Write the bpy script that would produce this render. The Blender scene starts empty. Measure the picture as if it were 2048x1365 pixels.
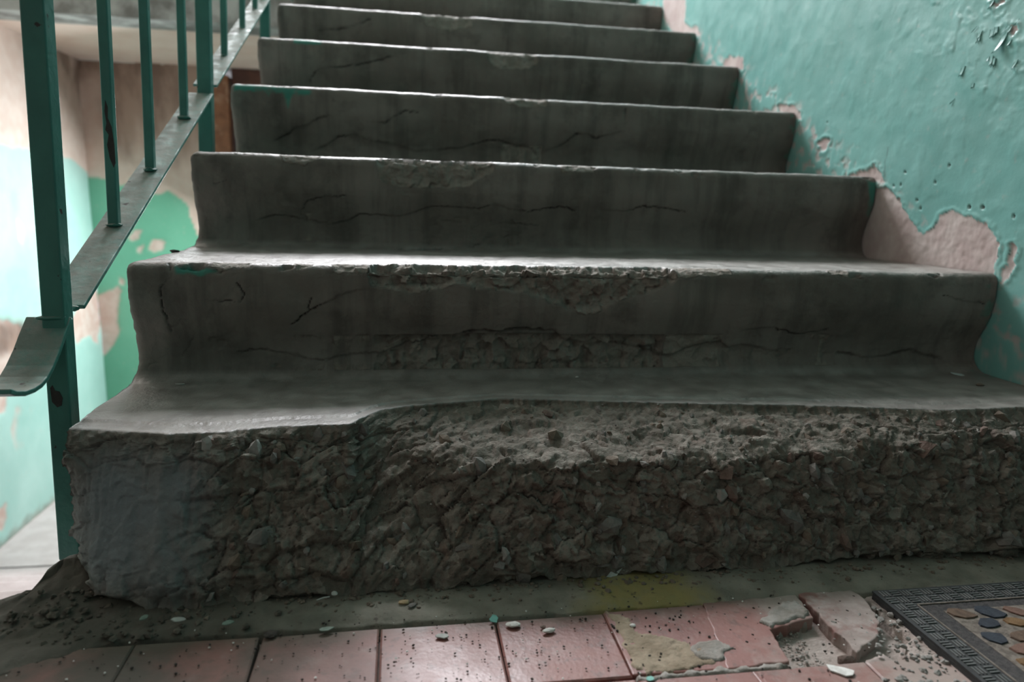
import bpy, math, random
import numpy as np
from mathutils import Matrix, Vector

# ---------------------------------------------------------------- camera, world, light, exposure
scene = bpy.context.scene
col = scene.collection
F_PX, YAW, PITCH, ROLL = 1397.29, 0.1598, 0.1923, 0.0280
cam_d = bpy.data.cameras.new('camera'); cam = bpy.data.objects.new('camera', cam_d); col.objects.link(cam)
cam_d.sensor_fit = 'HORIZONTAL'; cam_d.sensor_width = 36.0; cam_d.lens = F_PX * 36.0 / 2048
cam_d.clip_start = 0.01
_cy, _sy, _cp, _sp = math.cos(YAW), math.sin(YAW), math.cos(PITCH), math.sin(PITCH)
_f = Vector((_sy*_cp, _cy*_cp, -_sp)); _r = Vector((_cy, -_sy, 0)); _u = _r.cross(_f)
_r2 = math.cos(ROLL)*_r + math.sin(ROLL)*_u; _u2 = -math.sin(ROLL)*_r + math.cos(ROLL)*_u
cam.matrix_world = Matrix(((_r2.x, _u2.x, -_f.x, 0.3312), (_r2.y, _u2.y, -_f.y, -0.3143), (_r2.z, _u2.z, -_f.z, 0.3799), (0, 0, 0, 1)))
cam_d.dof.use_dof = True; cam_d.dof.focus_distance = 0.78; cam_d.dof.aperture_fstop = 4.6
scene.camera = cam

world = bpy.data.worlds.new('overcast_sky'); scene.world = world; world.use_nodes = True
world.node_tree.nodes['Background'].inputs[0].default_value = (0.80, 0.88, 1.0, 1)
world.node_tree.nodes['Background'].inputs[1].default_value = 1.0

def area(name, loc, target, sx, sy, power, color):
    l = bpy.data.lights.new(name, 'AREA'); l.shape = 'RECTANGLE'; l.size = sx; l.size_y = sy; l.energy = power; l.color = color
    o = bpy.data.objects.new(name, l); col.objects.link(o); o.location = loc
    o.rotation_euler = (Vector(target) - Vector(loc)).to_track_quat('-Z', 'Y').to_euler()
    return o
WIN = (-0.62, 0.98, 2.25, 3.85)                 # stair window in the back wall: x0, x1, z0, z1
YB, XL, XR = 3.73, -1.29, 1.2                   # back wall, left wall, right wall
area('window_daylight', (0.18, YB + 0.10, 3.05), (0.18, 0, 1.4), 1.55, 1.55, 370, (0.985, 0.97, 1.0))
area('entrance_daylight', (-0.30, 3.55, 0.25), (-1.0, 2.5, -0.9), 0.5, 1.4, 46, (0.93, 0.98, 1.0))

scene.view_settings.view_transform = 'Standard'; scene.view_settings.look = 'None'
scene.view_settings.gamma = 1.0; scene.view_settings.use_curve_mapping = False
scene.view_settings.exposure = -0.05

# ---------------------------------------------------------------- measured outlines (metres)
CRACKS = {2: [(1.0, 3, [(0.0529, 0.2966), (0.0557, 0.2856), (0.0414, 0.2689), (0.0418, 0.2472), (0.046, 0.2222), (0.0477, 0.2127)]), (1.0, 3, [(0.0468, 0.2158), (0.0592, 0.2272), (0.0699, 0.2298)]),
     (0.9, 3, [(0.194, 0.2236), (0.2161, 0.2417), (0.2349, 0.2515), (0.2537, 0.2612), (0.2757, 0.2698), (0.2914, 0.2693)]), (0.7, 2, [(0.213, 0.2436), (0.2196, 0.2578)]),
     (1.2, 4,
      [(0.1223, 0.1836), (0.1468, 0.1886), (0.159, 0.1866), (0.1834, 0.1832), (0.208, 0.1751), (0.2331, 0.173), (0.2522, 0.1795), (0.2776, 0.1813), (0.3033, 0.1825), (0.3227, 0.1891),
       (0.3487, 0.1957), (0.3749, 0.2023), (0.3946, 0.2077)]),
     (2.6, 8,
      [(0.3881, 0.201), (0.4145, 0.2104), (0.4378, 0.2137), (0.4614, 0.2103), (0.4816, 0.2157), (0.5089, 0.2137), (0.5365, 0.2137), (0.5509, 0.2019), (0.5652, 0.1949), (0.5865, 0.1913),
       (0.6219, 0.1926), (0.6582, 0.1875), (0.6799, 0.1888)]),
     (2.0, 5, [(0.6799, 0.1888), (0.6879, 0.1788), (0.7101, 0.1765), (0.7315, 0.1871), (0.7606, 0.1942), (0.783, 0.1956), (0.7951, 0.1868), (0.8135, 0.1925), (0.8524, 0.1865)]),
     (2.2, 6, [(0.9708, 0.18), (1.0121, 0.1722), (1.0444, 0.1743), (1.0844, 0.1816), (1.119, 0.1738), (1.1409, 0.1683)]),
     (0.7, 2, [(0.0913, 0.255), (0.1077, 0.2538), (0.1345, 0.254), (0.1378, 0.2603), (0.1325, 0.276)]), (0.7, 2, [(0.0564, 0.1808), (0.0662, 0.1967), (0.076, 0.2127)]),
     (1.0, 3, [(0.8038, 0.2142), (0.8489, 0.2193), (0.8965, 0.2069), (0.9425, 0.2156)]), (0.8, 2, [(1.1121, 0.2678), (1.1464, 0.2606), (1.1806, 0.2563)]),
     (0.8, 2, [(0.3949, 0.1785), (0.4352, 0.1735), (0.469, 0.1774), (0.5036, 0.1688), (0.5452, 0.1706)])],
 3: [(1.0, 3,
      [(0.091, 0.3428), (0.1228, 0.3533), (0.1425, 0.3522), (0.1663, 0.3487), (0.1981, 0.3429), (0.2183, 0.3418), (0.2468, 0.3482), (0.2633, 0.3585), (0.2838, 0.3573), (0.3292, 0.356),
       (0.3543, 0.3641), (0.371, 0.3695), (0.3962, 0.3743), (0.4302, 0.3736), (0.4644, 0.3728), (0.4901, 0.3811), (0.5163, 0.3733), (0.5471, 0.3682), (0.5777, 0.3749), (0.6087, 0.3783),
       (0.6313, 0.3729)]),
     (0.9, 3, [(0.6763, 0.3758), (0.722, 0.3744), (0.7583, 0.3841), (0.8145, 0.3794), (0.8337, 0.3755)]), (0.8, 2, [(0.1665, 0.3584), (0.179, 0.3774), (0.2072, 0.3854), (0.2394, 0.3872)]),
     (0.7, 2, [(0.3964, 0.3518), (0.4348, 0.3485)]), (0.7, 2, [(0.4995, 0.35), (0.5699, 0.3474)]), (1.3, 3, [(0.3207, 0.2997), (0.3713, 0.3023), (0.4182, 0.3057), (0.4655, 0.3134)]),
     (0.7, 2, [(0.0358, 0.4002), (0.0552, 0.4055)])],
 4: [(1.2, 4, [(0.0765, 0.493), (0.106, 0.5078), (0.121, 0.521), (0.1454, 0.5269), (0.1702, 0.5406), (0.185, 0.5461)]),
     (1.3, 4,
      [(0.1489, 0.4754), (0.1788, 0.4894), (0.2038, 0.5051), (0.2387, 0.5134), (0.2636, 0.5026), (0.3191, 0.4979), (0.3599, 0.4845), (0.4114, 0.4905), (0.4583, 0.4954), (0.4792, 0.5033),
       (0.5212, 0.5131), (0.5371, 0.5127), (0.5747, 0.503), (0.5994, 0.504), (0.6182, 0.4904), (0.645, 0.4996), (0.6773, 0.5112), (0.6984, 0.5306), (0.7257, 0.5338), (0.7427, 0.5252), (0.77, 0.5336),
       (0.8029, 0.5433), (0.8064, 0.5611), (0.8047, 0.5888)]),
     (1.0, 3, [(0.269, 0.5372), (0.2991, 0.5366), (0.3193, 0.5522), (0.3395, 0.562), (0.3649, 0.5612)]), (1.2, 2, [(0.1908, 0.5868), (0.2022, 0.571)])],
 5: [(1.2, 3, [(0.1147, 0.654), (0.1292, 0.6774), (0.141, 0.6871), (0.1993, 0.6937), (0.2581, 0.7061), (0.3175, 0.7254)]), (1.0, 2, [(0.141, 0.6893), (0.1649, 0.7188)])],
 6: [(1.2, 3, [(0.1118, 0.8359), (0.1792, 0.8466), (0.22, 0.8608), (0.2473, 0.873)])]}
CHIPS = {2: [(11,
      [(0.2889, 0.2912), (0.2935, 0.3133), (0.6928, 0.3159), (0.7, 0.2862), (0.6851, 0.2758), (0.6574, 0.2653), (0.6159, 0.2548), (0.589, 0.2363), (0.5681, 0.2376), (0.5332, 0.251), (0.499, 0.2641),
       (0.4588, 0.2704), (0.4259, 0.2714), (0.4063, 0.2765), (0.3741, 0.2697), (0.3549, 0.2643), (0.3231, 0.266), (0.2949, 0.2741)]),
     (3, [(0.0978, 0.3071), (0.0972, 0.2955), (0.1114, 0.289), (0.1351, 0.2948), (0.1469, 0.2962), (0.1474, 0.3079)]), (3, [(0.1948, 0.3086), (0.2003, 0.2932), (0.2185, 0.2959), (0.231, 0.3092)]),
     (3, [(0.2401, 0.3093), (0.2457, 0.2888), (0.2889, 0.2906), (0.2922, 0.3102)]), (2.5, [(0.698, 0.3133), (0.6998, 0.2889), (0.7849, 0.2933), (0.7829, 0.3146)]),
     (3, [(0.9217, 0.3097), (0.9314, 0.2937), (0.9625, 0.2919), (0.9655, 0.3103)])],
 3: [(6, [(0.2906, 0.4425), (0.2988, 0.4587), (0.4831, 0.4551), (0.4878, 0.4332), (0.4626, 0.4201), (0.4459, 0.4072), (0.3956, 0.4032), (0.3294, 0.4036), (0.2968, 0.4106)]),
     (2.5, [(0.1357, 0.4563), (0.1427, 0.4371), (0.1776, 0.4329), (0.2016, 0.4471), (0.2018, 0.4589)]), (2, [(0.5993, 0.4536), (0.6044, 0.4364), (0.6617, 0.4391), (0.6609, 0.4559)])],
 4: [(3.5, [(0.5387, 0.6129), (0.5446, 0.5865), (0.5976, 0.5781), (0.6347, 0.5858), (0.6336, 0.6127)])],
 5: [(4, [(0.5346, 0.7559), (0.5476, 0.722), (0.5728, 0.706), (0.6477, 0.7124), (0.6723, 0.7326), (0.6588, 0.7575)])],
 6: [(4, [(0.3845, 0.9125), (0.3985, 0.8678), (0.4685, 0.8564), (0.5388, 0.874), (0.524, 0.9153)])]}
PAINT = {2: [[(0.061, 0.2962), (0.0604, 0.2865), (0.0937, 0.2845), (0.1057, 0.292), (0.0771, 0.2965)]],
 3: [[(1.179, 0.4415), (1.1888, 0.4075), (1.2036, 0.3897), (1.2112, 0.4081), (1.2098, 0.4398)]],
 4: [[(0.0096, 0.5999), (0.009, 0.5859), (0.0671, 0.5861), (0.0734, 0.577), (0.0813, 0.5858), (0.1012, 0.585), (0.1063, 0.5673), (0.1098, 0.557), (0.1141, 0.5724), (0.1183, 0.582), (0.1528, 0.5838),
      (0.155, 0.5924), (0.0959, 0.5979)]],
 5: [[(0.0809, 0.7511), (0.0839, 0.7381), (0.1431, 0.7383), (0.1491, 0.7498)]]}
EDGE = [(-0.01, 0.418), (0.0, 0.414), (0.0345, 0.4059), (0.1076, 0.3881), (0.1466, 0.3915), (0.2067, 0.4068), (0.2772, 0.4104), (0.2965, 0.4454), (0.3124, 0.4638), (0.3465, 0.476), (0.3876, 0.4841),
 (0.4493, 0.4981), (0.5097, 0.4902), (0.5698, 0.48), (0.6906, 0.4619), (0.8144, 0.448), (0.9335, 0.4256), (0.9936, 0.4154), (1.098, 0.422), (1.2, 0.42)]
BASE = [(-0.01, 0.412), (0.0, 0.402), (0.02, 0.362), (0.045, 0.33), (0.07, 0.315), (0.1042, 0.3042), (0.208, 0.3105), (0.3532, 0.3143), (0.506, 0.3209), (0.6975, 0.3204), (0.8461, 0.3227), (1.0199, 0.3134),
 (1.2, 0.315)]
PEEL_R = [[(0.8593, 0.4299), (0.8223, 0.4076), (0.7883, 0.3737), (0.7562, 0.3495), (0.7325, 0.3629), (0.7232, 0.3833), (0.7034, 0.3916), (0.671, 0.3827), (0.6408, 0.3773), (0.6149, 0.3633), (0.5974, 0.3422),
  (0.5975, 0.3202), (0.6007, 0.2903), (0.7016, 0.2712), (0.9343, 0.2542), (0.9724, 0.3692), (0.9004, 0.428)],
 [(0.8496, 0.4006), (0.8343, 0.4033), (0.8226, 0.4094), (0.8114, 0.3904), (0.8181, 0.386)], [(1.0972, 0.5275), (1.0714, 0.5334), (1.05, 0.5306), (1.058, 0.5094), (1.0695, 0.5052)],
 [(2.1059, 1.0862), (1.8955, 1.0301), (1.8869, 0.9848), (1.8879, 0.949), (1.8242, 0.9158), (1.7826, 0.8898), (1.9657, 0.9296), (2.0663, 0.9984)],
 [(1.861, 0.9097), (1.8071, 0.9232), (1.7755, 0.909), (1.7634, 0.8828)], [(1.5944, 0.7744), (1.5523, 0.7895), (1.5271, 0.7784), (1.4986, 0.7767), (1.4716, 0.7643), (1.4663, 0.7366), (1.5756, 0.7556)],
 [(1.2769, 0.6207), (1.2625, 0.6267), (1.2009, 0.6144), (1.1775, 0.5977), (1.1663, 0.5806), (1.2395, 0.5974)],
 [(0.9889, 0.4547), (0.9147, 0.4649), (0.8989, 0.4714), (0.8781, 0.4571), (0.8678, 0.439), (0.9548, 0.4413)],
 [(0.5802, 0.3432), (0.5723, 0.3465), (0.5661, 0.3405), (0.5663, 0.3156), (0.5747, 0.2931), (0.5862, 0.2845), (0.586, 0.3065), (0.5763, 0.3147)],
 [(0.6789, 0.6936), (0.6611, 0.6938), (0.6481, 0.6937), (0.6558, 0.689), (0.6733, 0.688)], [(0.6389, 0.6463), (0.6335, 0.6532), (0.6275, 0.6485), (0.6278, 0.6412), (0.6343, 0.6399)]]
PITS_R = [(0.6637, 0.3966), (0.6378, 0.396), (0.5795, 0.3838), (0.7422, 0.4356), (0.7169, 0.4615), (0.8399, 0.4321), (0.8222, 0.4335), (0.779, 0.4067), (0.7682, 0.3934), (0.8163, 0.4546), (1.067, 0.5648)]
FLAKE_R = [(0.6445, 0.6305), (0.6892, 0.6519), (0.674, 0.6916), (0.6347, 0.6468), (0.6165, 0.5959), (0.7254, 0.5591), (0.6575, 0.6067), (0.7005, 0.6615), (0.6236, 0.6543)]
PEEL_L = [[(2.207, -0.1242), (2.723, -0.1268), (2.8632, -0.1606), (2.9711, -0.2231), (3.0216, -0.2889), (2.9078, -0.3317), (2.8153, -0.3969), (2.7315, -0.4387), (2.1715, -0.3006)],
 [(3.5682, -0.1621), (3.6814, -0.1106), (3.7411, -0.1585), (3.7391, -0.2952), (3.687, -0.4235), (3.6013, -0.3524), (3.423, -0.3701), (3.3951, -0.2382)],
 [(3.7426, 0.2806), (3.7753, 0.3194), (3.8601, 0.2977), (3.8742, 0.2382), (3.7968, 0.2401)], [(2.6238, -0.8812), (2.6843, -0.8931), (2.6801, -0.9511), (2.6357, -0.9853), (2.6049, -0.9746)],
 [(2.7052, -0.3896), (2.778, -0.4301), (2.7433, -0.5274), (2.6812, -0.5083)], [(3.0116, 0.2805), (3.0436, 0.2373), (3.0142, 0.153), (2.9864, 0.1758)]]
PINK_L = [(2.4647, 0.5397), (2.934, 0.5619), (3.1723, 0.5608), (3.4771, 0.5539), (3.5533, 0.5394), (3.6874, 0.5095), (3.7726, 0.4878), (3.8325, 0.4772)]
PEEL_B = [[(-1.262, -0.1433), (-1.1837, -0.1019), (-1.1655, -0.1289), (-1.1939, -0.2384), (-1.1894, -0.3489), (-1.2262, -0.4325), (-1.2716, -0.4939), (-1.3006, -0.4741), (-1.2856, -0.157)],
 [(-1.0098, 0.1159), (-0.9774, 0.1485), (-0.9326, 0.1387), (-0.9407, 0.0903), (-0.995, 0.0733), (-1.0163, 0.0944)],
 [(-1.1154, 0.1458), (-1.0746, 0.1942), (-1.0299, 0.1899), (-1.0529, 0.147), (-1.0993, 0.1275)], [(-1.068, 0.1094), (-1.0472, 0.1205), (-1.0528, 0.075), (-1.0701, 0.08)],
 [(-1.1681, -0.0611), (-1.149, -0.0744), (-1.156, -0.1016), (-1.1753, -0.091)]]
PINK_B = [(-1.2509, 0.462), (-1.2155, 0.4504), (-1.1671, 0.4468), (-1.1322, 0.4222), (-1.0872, 0.434), (-1.0744, 0.4755), (-1.0296, 0.4822), (-0.9862, 0.3931), (-0.9425, 0.3761), (-0.8982, 0.4035),
 (-0.8565, 0.3891), (-0.8329, 0.3636), (-0.8094, 0.3327), (-0.7809, 0.254), (-0.7598, 0.1743), (-0.697, 0.1487)]
TILE_V = [(0.623, 0.2731), (0.7245, 0.2764), (0.7191, 0.2368), (0.6671, 0.2235), (0.6609, 0.1786), (0.6022, 0.1755)]
TILE_W = [(0.7281, 0.2779), (0.7856, 0.2782), (0.7895, 0.2693), (0.7872, 0.2488), (0.7784, 0.222), (0.7642, 0.2047), (0.745, 0.1934), (0.7266, 0.1819)]
MORTAR_OUTLINES = [[(0.5204, 0.2699), (0.5441, 0.2664), (0.5442, 0.2374), (0.5727, 0.2243), (0.599, 0.2031), (0.5987, 0.1825), (0.5712, 0.1759), (0.5291, 0.1746), (0.5216, 0.1882), (0.5228, 0.23)],
 [(0.5768, 0.2056), (0.5946, 0.2144), (0.6179, 0.2132), (0.6221, 0.2004), (0.5987, 0.1825), (0.5829, 0.1877)],
 [(0.6599, 0.2361), (0.6896, 0.2596), (0.7184, 0.268), (0.7225, 0.2499), (0.7181, 0.2378), (0.6671, 0.2235)],
 [(0.5194, 0.1776), (0.5794, 0.1795), (0.6519, 0.179), (0.6678, 0.1744), (0.6462, 0.169), (0.584, 0.17), (0.5183, 0.1678)],
 [(0.723, 0.1761), (0.7516, 0.1854), (0.7722, 0.1676), (0.7729, 0.1394), (0.7409, 0.134), (0.7222, 0.1549), (0.7092, 0.1662)],
 [(0.7349, 0.144), (0.7682, 0.1627), (0.7939, 0.153), (0.7903, 0.1221), (0.7482, 0.1099), (0.7243, 0.1242)]]
DEB = {'beige': (0.3328, 0.3011),
 'beige2': (0.3403, 0.2952),
 'crumb': (0.0106, 0.7557),
 'dark': (0.2161, 0.2672),
 'green_a': (0.2638, 0.2662),
 'grey_a': (0.1343, 0.2869),
 'grey_b': (0.1785, 0.2774),
 'grey_c': (0.1029, 0.2935),
 'leaf': (0.5488, 0.3286),
 'pale_a': (0.3665, 0.2471),
 'pinkchip': (0.4584, 0.2502),
 'red_cube': (0.7168, 0.1817),
 'teal_a': (0.4152, 0.2663),
 'teal_b': (0.5318, 0.1699),
 'tread_flake': (1.1462, 0.5791),
 'tread_peb': (1.1292, 0.5189),
 'tread_speck': (0.5672, 0.5894),
 'twig': (0.2633, 0.3091),
 'white_a': (0.432, 0.2563),
 'white_b': (0.4626, 0.2436),
 'white_c': (0.6956, 0.1613),
 'white_d': (0.5413, 0.2432),
 'white_t2': (0.06, 0.5772)}
PEB = [('o', 0.8926, 0.2252), ('b', 0.8596, 0.2086), ('o', 0.8848, 0.2091), ('o', 0.892, 0.1913), ('n', 0.9312, 0.2271), ('b', 0.849, 0.1521), ('n', 0.8708, 0.1969), ('b', 0.846, 0.1903),
 ('r', 0.8599, 0.1714), ('n', 0.8728, 0.1685), ('b', 0.8533, 0.221), ('o', 0.8508, 0.1405)]

# ---------------------------------------------------------------- noise
def _perm(seed): return np.random.RandomState(seed).permutation(512)
def _hash(ix, iy, p): return p[(p[ix & 511] + iy) & 511]
def perlin(x, y, seed=0):
    p = _perm(seed); x = np.asarray(x, float); y = np.asarray(y, float)
    ix = np.floor(x).astype(int); iy = np.floor(y).astype(int); fx = x - ix; fy = y - iy
    u = fx*fx*fx*(fx*(fx*6-15)+10); v = fy*fy*fy*(fy*(fy*6-15)+10)
    def g(a, b, dx, dy):
        t = _hash(a, b, p) * (2*np.pi/512); return np.cos(t)*dx + np.sin(t)*dy
    a = g(ix, iy, fx, fy); b = g(ix+1, iy, fx-1, fy); c = g(ix, iy+1, fx, fy-1); d = g(ix+1, iy+1, fx-1, fy-1)
    return 1.5*((a*(1-u)+b*u)*(1-v) + (c*(1-u)+d*u)*v)
def fbm(x, y, seed=0, o=4):
    s = 0; a = 1; t = 0
    for i in range(o):
        s = s + a*perlin(x*2**i, y*2**i, seed+i*7); t += a; a *= .5
    return s/t
def facets(x, y, seed=0, tilt=1.0):
    """broken-stone relief: every Voronoi cell is a plane of its own height and tilt; returns height and distance to the cell border"""
    p = _perm(seed); q = _perm(seed+1); r = _perm(seed+2); s = _perm(seed+3); t = _perm(seed+4)
    ix = np.floor(x).astype(int); iy = np.floor(y).astype(int)
    best = np.full(x.shape, 9.); sec = np.full(x.shape, 9.); out = np.zeros(x.shape)
    for i in (-1, 0, 1):
        for j in (-1, 0, 1):
            a, b = ix+i, iy+j
            cx = a + .1 + .8*_hash(a, b, p)/511.; cy = b + .1 + .8*_hash(a, b, q)/511.
            dx, dy = x-cx, y-cy; d = dx*dx+dy*dy
            h = _hash(a, b, r)/511.-.5 + tilt*((_hash(a, b, s)/511.-.5)*dx + (_hash(a, b, t)/511.-.5)*dy)
            m = d < best
            sec = np.where(m, best, np.minimum(sec, d)); out = np.where(m, h, out); best = np.where(m, d, best)
    return out, np.sqrt(sec)-np.sqrt(best)
def smooth(a, b, v): t = np.clip((v-a)/(b-a), 0, 1); return t*t*(3-2*t)
def seg_dist(px, py, pts):
    d = np.full(px.shape, 9.); pts = np.array(pts)
    for (ax, ay), (bx, by) in zip(pts[:-1], pts[1:]):
        vx, vy = bx-ax, by-ay; t = np.clip(((px-ax)*vx+(py-ay)*vy)/(vx*vx+vy*vy+1e-12), 0, 1)
        d = np.minimum(d, np.hypot(px-ax-t*vx, py-ay-t*vy))
    return d
def poly_sd(px, py, pts):
    """signed distance to a polygon, positive inside"""
    pts = list(pts); ins = np.zeros(px.shape, bool)
    for (ax, ay), (bx, by) in zip(pts, pts[1:]+pts[:1]):
        c = ((ay > py) != (by > py)) & (px < (bx-ax)*(py-ay)/(by-ay+1e-12)+ax); ins ^= c
    d = seg_dist(px, py, pts+pts[:1]); return np.where(ins, d, -d)

# ---------------------------------------------------------------- mesh helpers
def link(me, name, mat=None, parent=None):
    o = bpy.data.objects.new(name, me); col.objects.link(o)
    if mat and not me.materials: me.materials.append(mat)
    if parent: o.parent = parent
    return o
def tag(o, label=None, cat=None, group=None, kind=None):
    for k, v in (('label', label), ('category', cat), ('group', group), ('kind', kind)):
        if v: o[k] = v
    return o
def empty(name, loc=(0, 0, 0)):
    o = bpy.data.objects.new(name, None); o.empty_display_size = .05; o.location = loc; col.objects.link(o); return o
def grid(name, P, mat, parent=None, attrs=None, flat=False, cap=None, flip=False):
    """one mesh from an array of points [nu][nv][3]; cap: extra points that close the first column"""
    nu, nv = P.shape[:2]; co = P.reshape(-1, 3)
    i = np.arange(nu*nv).reshape(nu, nv)
    q = np.stack([i[:-1, :-1], i[1:, :-1], i[1:, 1:], i[:-1, 1:]], -1).reshape(-1, 4)
    if flip: q = q[:, ::-1]
    loops = q.ravel(); nq = len(q); starts = np.arange(nq)*4
    if cap is not None:
        n0 = len(co); co = np.vstack([co, cap]); ring = np.concatenate([i[0, :], n0+np.arange(len(cap))])
        starts = np.append(starts, len(loops)); loops = np.concatenate([loops, ring])
    me = bpy.data.meshes.new(name)
    me.vertices.add(len(co)); me.vertices.foreach_set('co', co.astype(np.float32).ravel())
    me.loops.add(len(loops)); me.loops.foreach_set('vertex_index', loops.astype(np.int32))
    me.polygons.add(len(starts)); me.polygons.foreach_set('loop_start', starts.astype(np.int32))
    sm = np.full(len(starts), not flat); 
    if cap is not None: sm[-1] = False
    me.polygons.foreach_set('use_smooth', sm)
    for k, v in (attrs or {}).items():
        a = me.attributes.new(k, 'FLOAT', 'POINT'); v = v.astype(np.float32).ravel()
        a.data.foreach_set('value', np.concatenate([v, np.zeros(len(co)-len(v), np.float32)]))
    me.update(calc_edges=True); me.validate()
    return link(me, name, mat, parent)
def pyd(name, v, f, mat, parent=None, smooth_=False):
    me = bpy.data.meshes.new(name); me.from_pydata([tuple(p) for p in v], [], [tuple(p) for p in f]); me.update()
    if smooth_: me.polygons.foreach_set('use_smooth', [True]*len(me.polygons))
    return link(me, name, mat, parent)
BOXF = [(0, 3, 2, 1), (4, 5, 6, 7), (0, 1, 5, 4), (1, 2, 6, 5), (2, 3, 7, 6), (3, 0, 4, 7)]
def box_v(x0, x1, y0, y1, z0, z1):
    return [(x0, y0, z0), (x1, y0, z0), (x1, y1, z0), (x0, y1, z0), (x0, y0, z1), (x1, y0, z1), (x1, y1, z1), (x0, y1, z1)]
def box(name, x0, x1, y0, y1, z0, z1, mat, parent=None, bevel=0):
    o = pyd(name, box_v(x0, x1, y0, y1, z0, z1), BOXF, mat, parent)
    if bevel:
        m = o.modifiers.new('bevel', 'BEVEL'); m.width = bevel; m.segments = 3
    return o
def boxes(name, lst, mat, parent=None):
    v = []; f = []
    for b in lst:
        n = len(v); v += box_v(*b); f += [tuple(n+i for i in q) for q in BOXF]
    return pyd(name, v, f, mat, parent)
def prism(name, poly, z0, z1, mat, parent=None, bevel=0, taper=0.0):
    n = len(poly); cx = sum(p[0] for p in poly)/n; cy = sum(p[1] for p in poly)/n
    if sum(a[0]*b[1]-b[0]*a[1] for a, b in zip(poly, poly[1:]+poly[:1])) < 0: poly = poly[::-1]
    v = [(x, y, z0) for x, y in poly] + [(x+(cx-x)*taper, y+(cy-y)*taper, z1) for x, y in poly]
    f = [tuple(range(n))[::-1], tuple(range(n, 2*n))] + [(i, (i+1) % n, n+(i+1) % n, n+i) for i in range(n)]
    o = pyd(name, v, f, mat, parent)
    if bevel:
        m = o.modifiers.new('bevel', 'BEVEL'); m.width = bevel; m.segments = 2
    return o
def sweep(name, path, w, t, mat, parent=None):
    """a flat bar: width w across x, thickness t, along a (y, z) path with x given per point"""
    v = []; f = []; n = len(path)
    for i, (x, y, z) in enumerate(path):
        a = path[max(i-1, 0)]; b = path[min(i+1, n-1)]; L = math.hypot(b[1]-a[1], b[2]-a[2]); ny, nz = -(b[2]-a[2])/L, (b[1]-a[1])/L
        for sx, st in ((-1, 0), (1, 0), (1, -1), (-1, -1)):
            v.append((x+sx*w/2, y+ny*st*t, z+nz*st*t))
    for i in range(n-1):
        a, b = 4*i, 4*i+4
        f += [(a+k, a+(k+1) % 4, b+(k+1) % 4, b+k) for k in range(4)]
    f += [(0, 3, 2, 1), (4*n-4, 4*n-3, 4*n-2, 4*n-1)]
    o = pyd(name, v, f, mat, parent)
    m = o.modifiers.new('bevel', 'BEVEL'); m.width = .0012; m.segments = 2; m.angle_limit = .6; m.limit_method = 'ANGLE'
    return o
def rock_mesh(name, seed, sub=1, jag=.28):
    import bmesh
    bm = bmesh.new(); bmesh.ops.create_icosphere(bm, subdivisions=sub, radius=1)
    r = random.Random(seed)
    sc = (r.uniform(.7, 1.2), r.uniform(.6, 1.1), r.uniform(.45, .9))
    for v in bm.verts:
        k = 1 + r.uniform(-jag, jag); v.co = Vector((v.co.x*sc[0]*k, v.co.y*sc[1]*k, v.co.z*sc[2]*k))
    me = bpy.data.meshes.new(name); bm.to_mesh(me); bm.free(); return me

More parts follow.
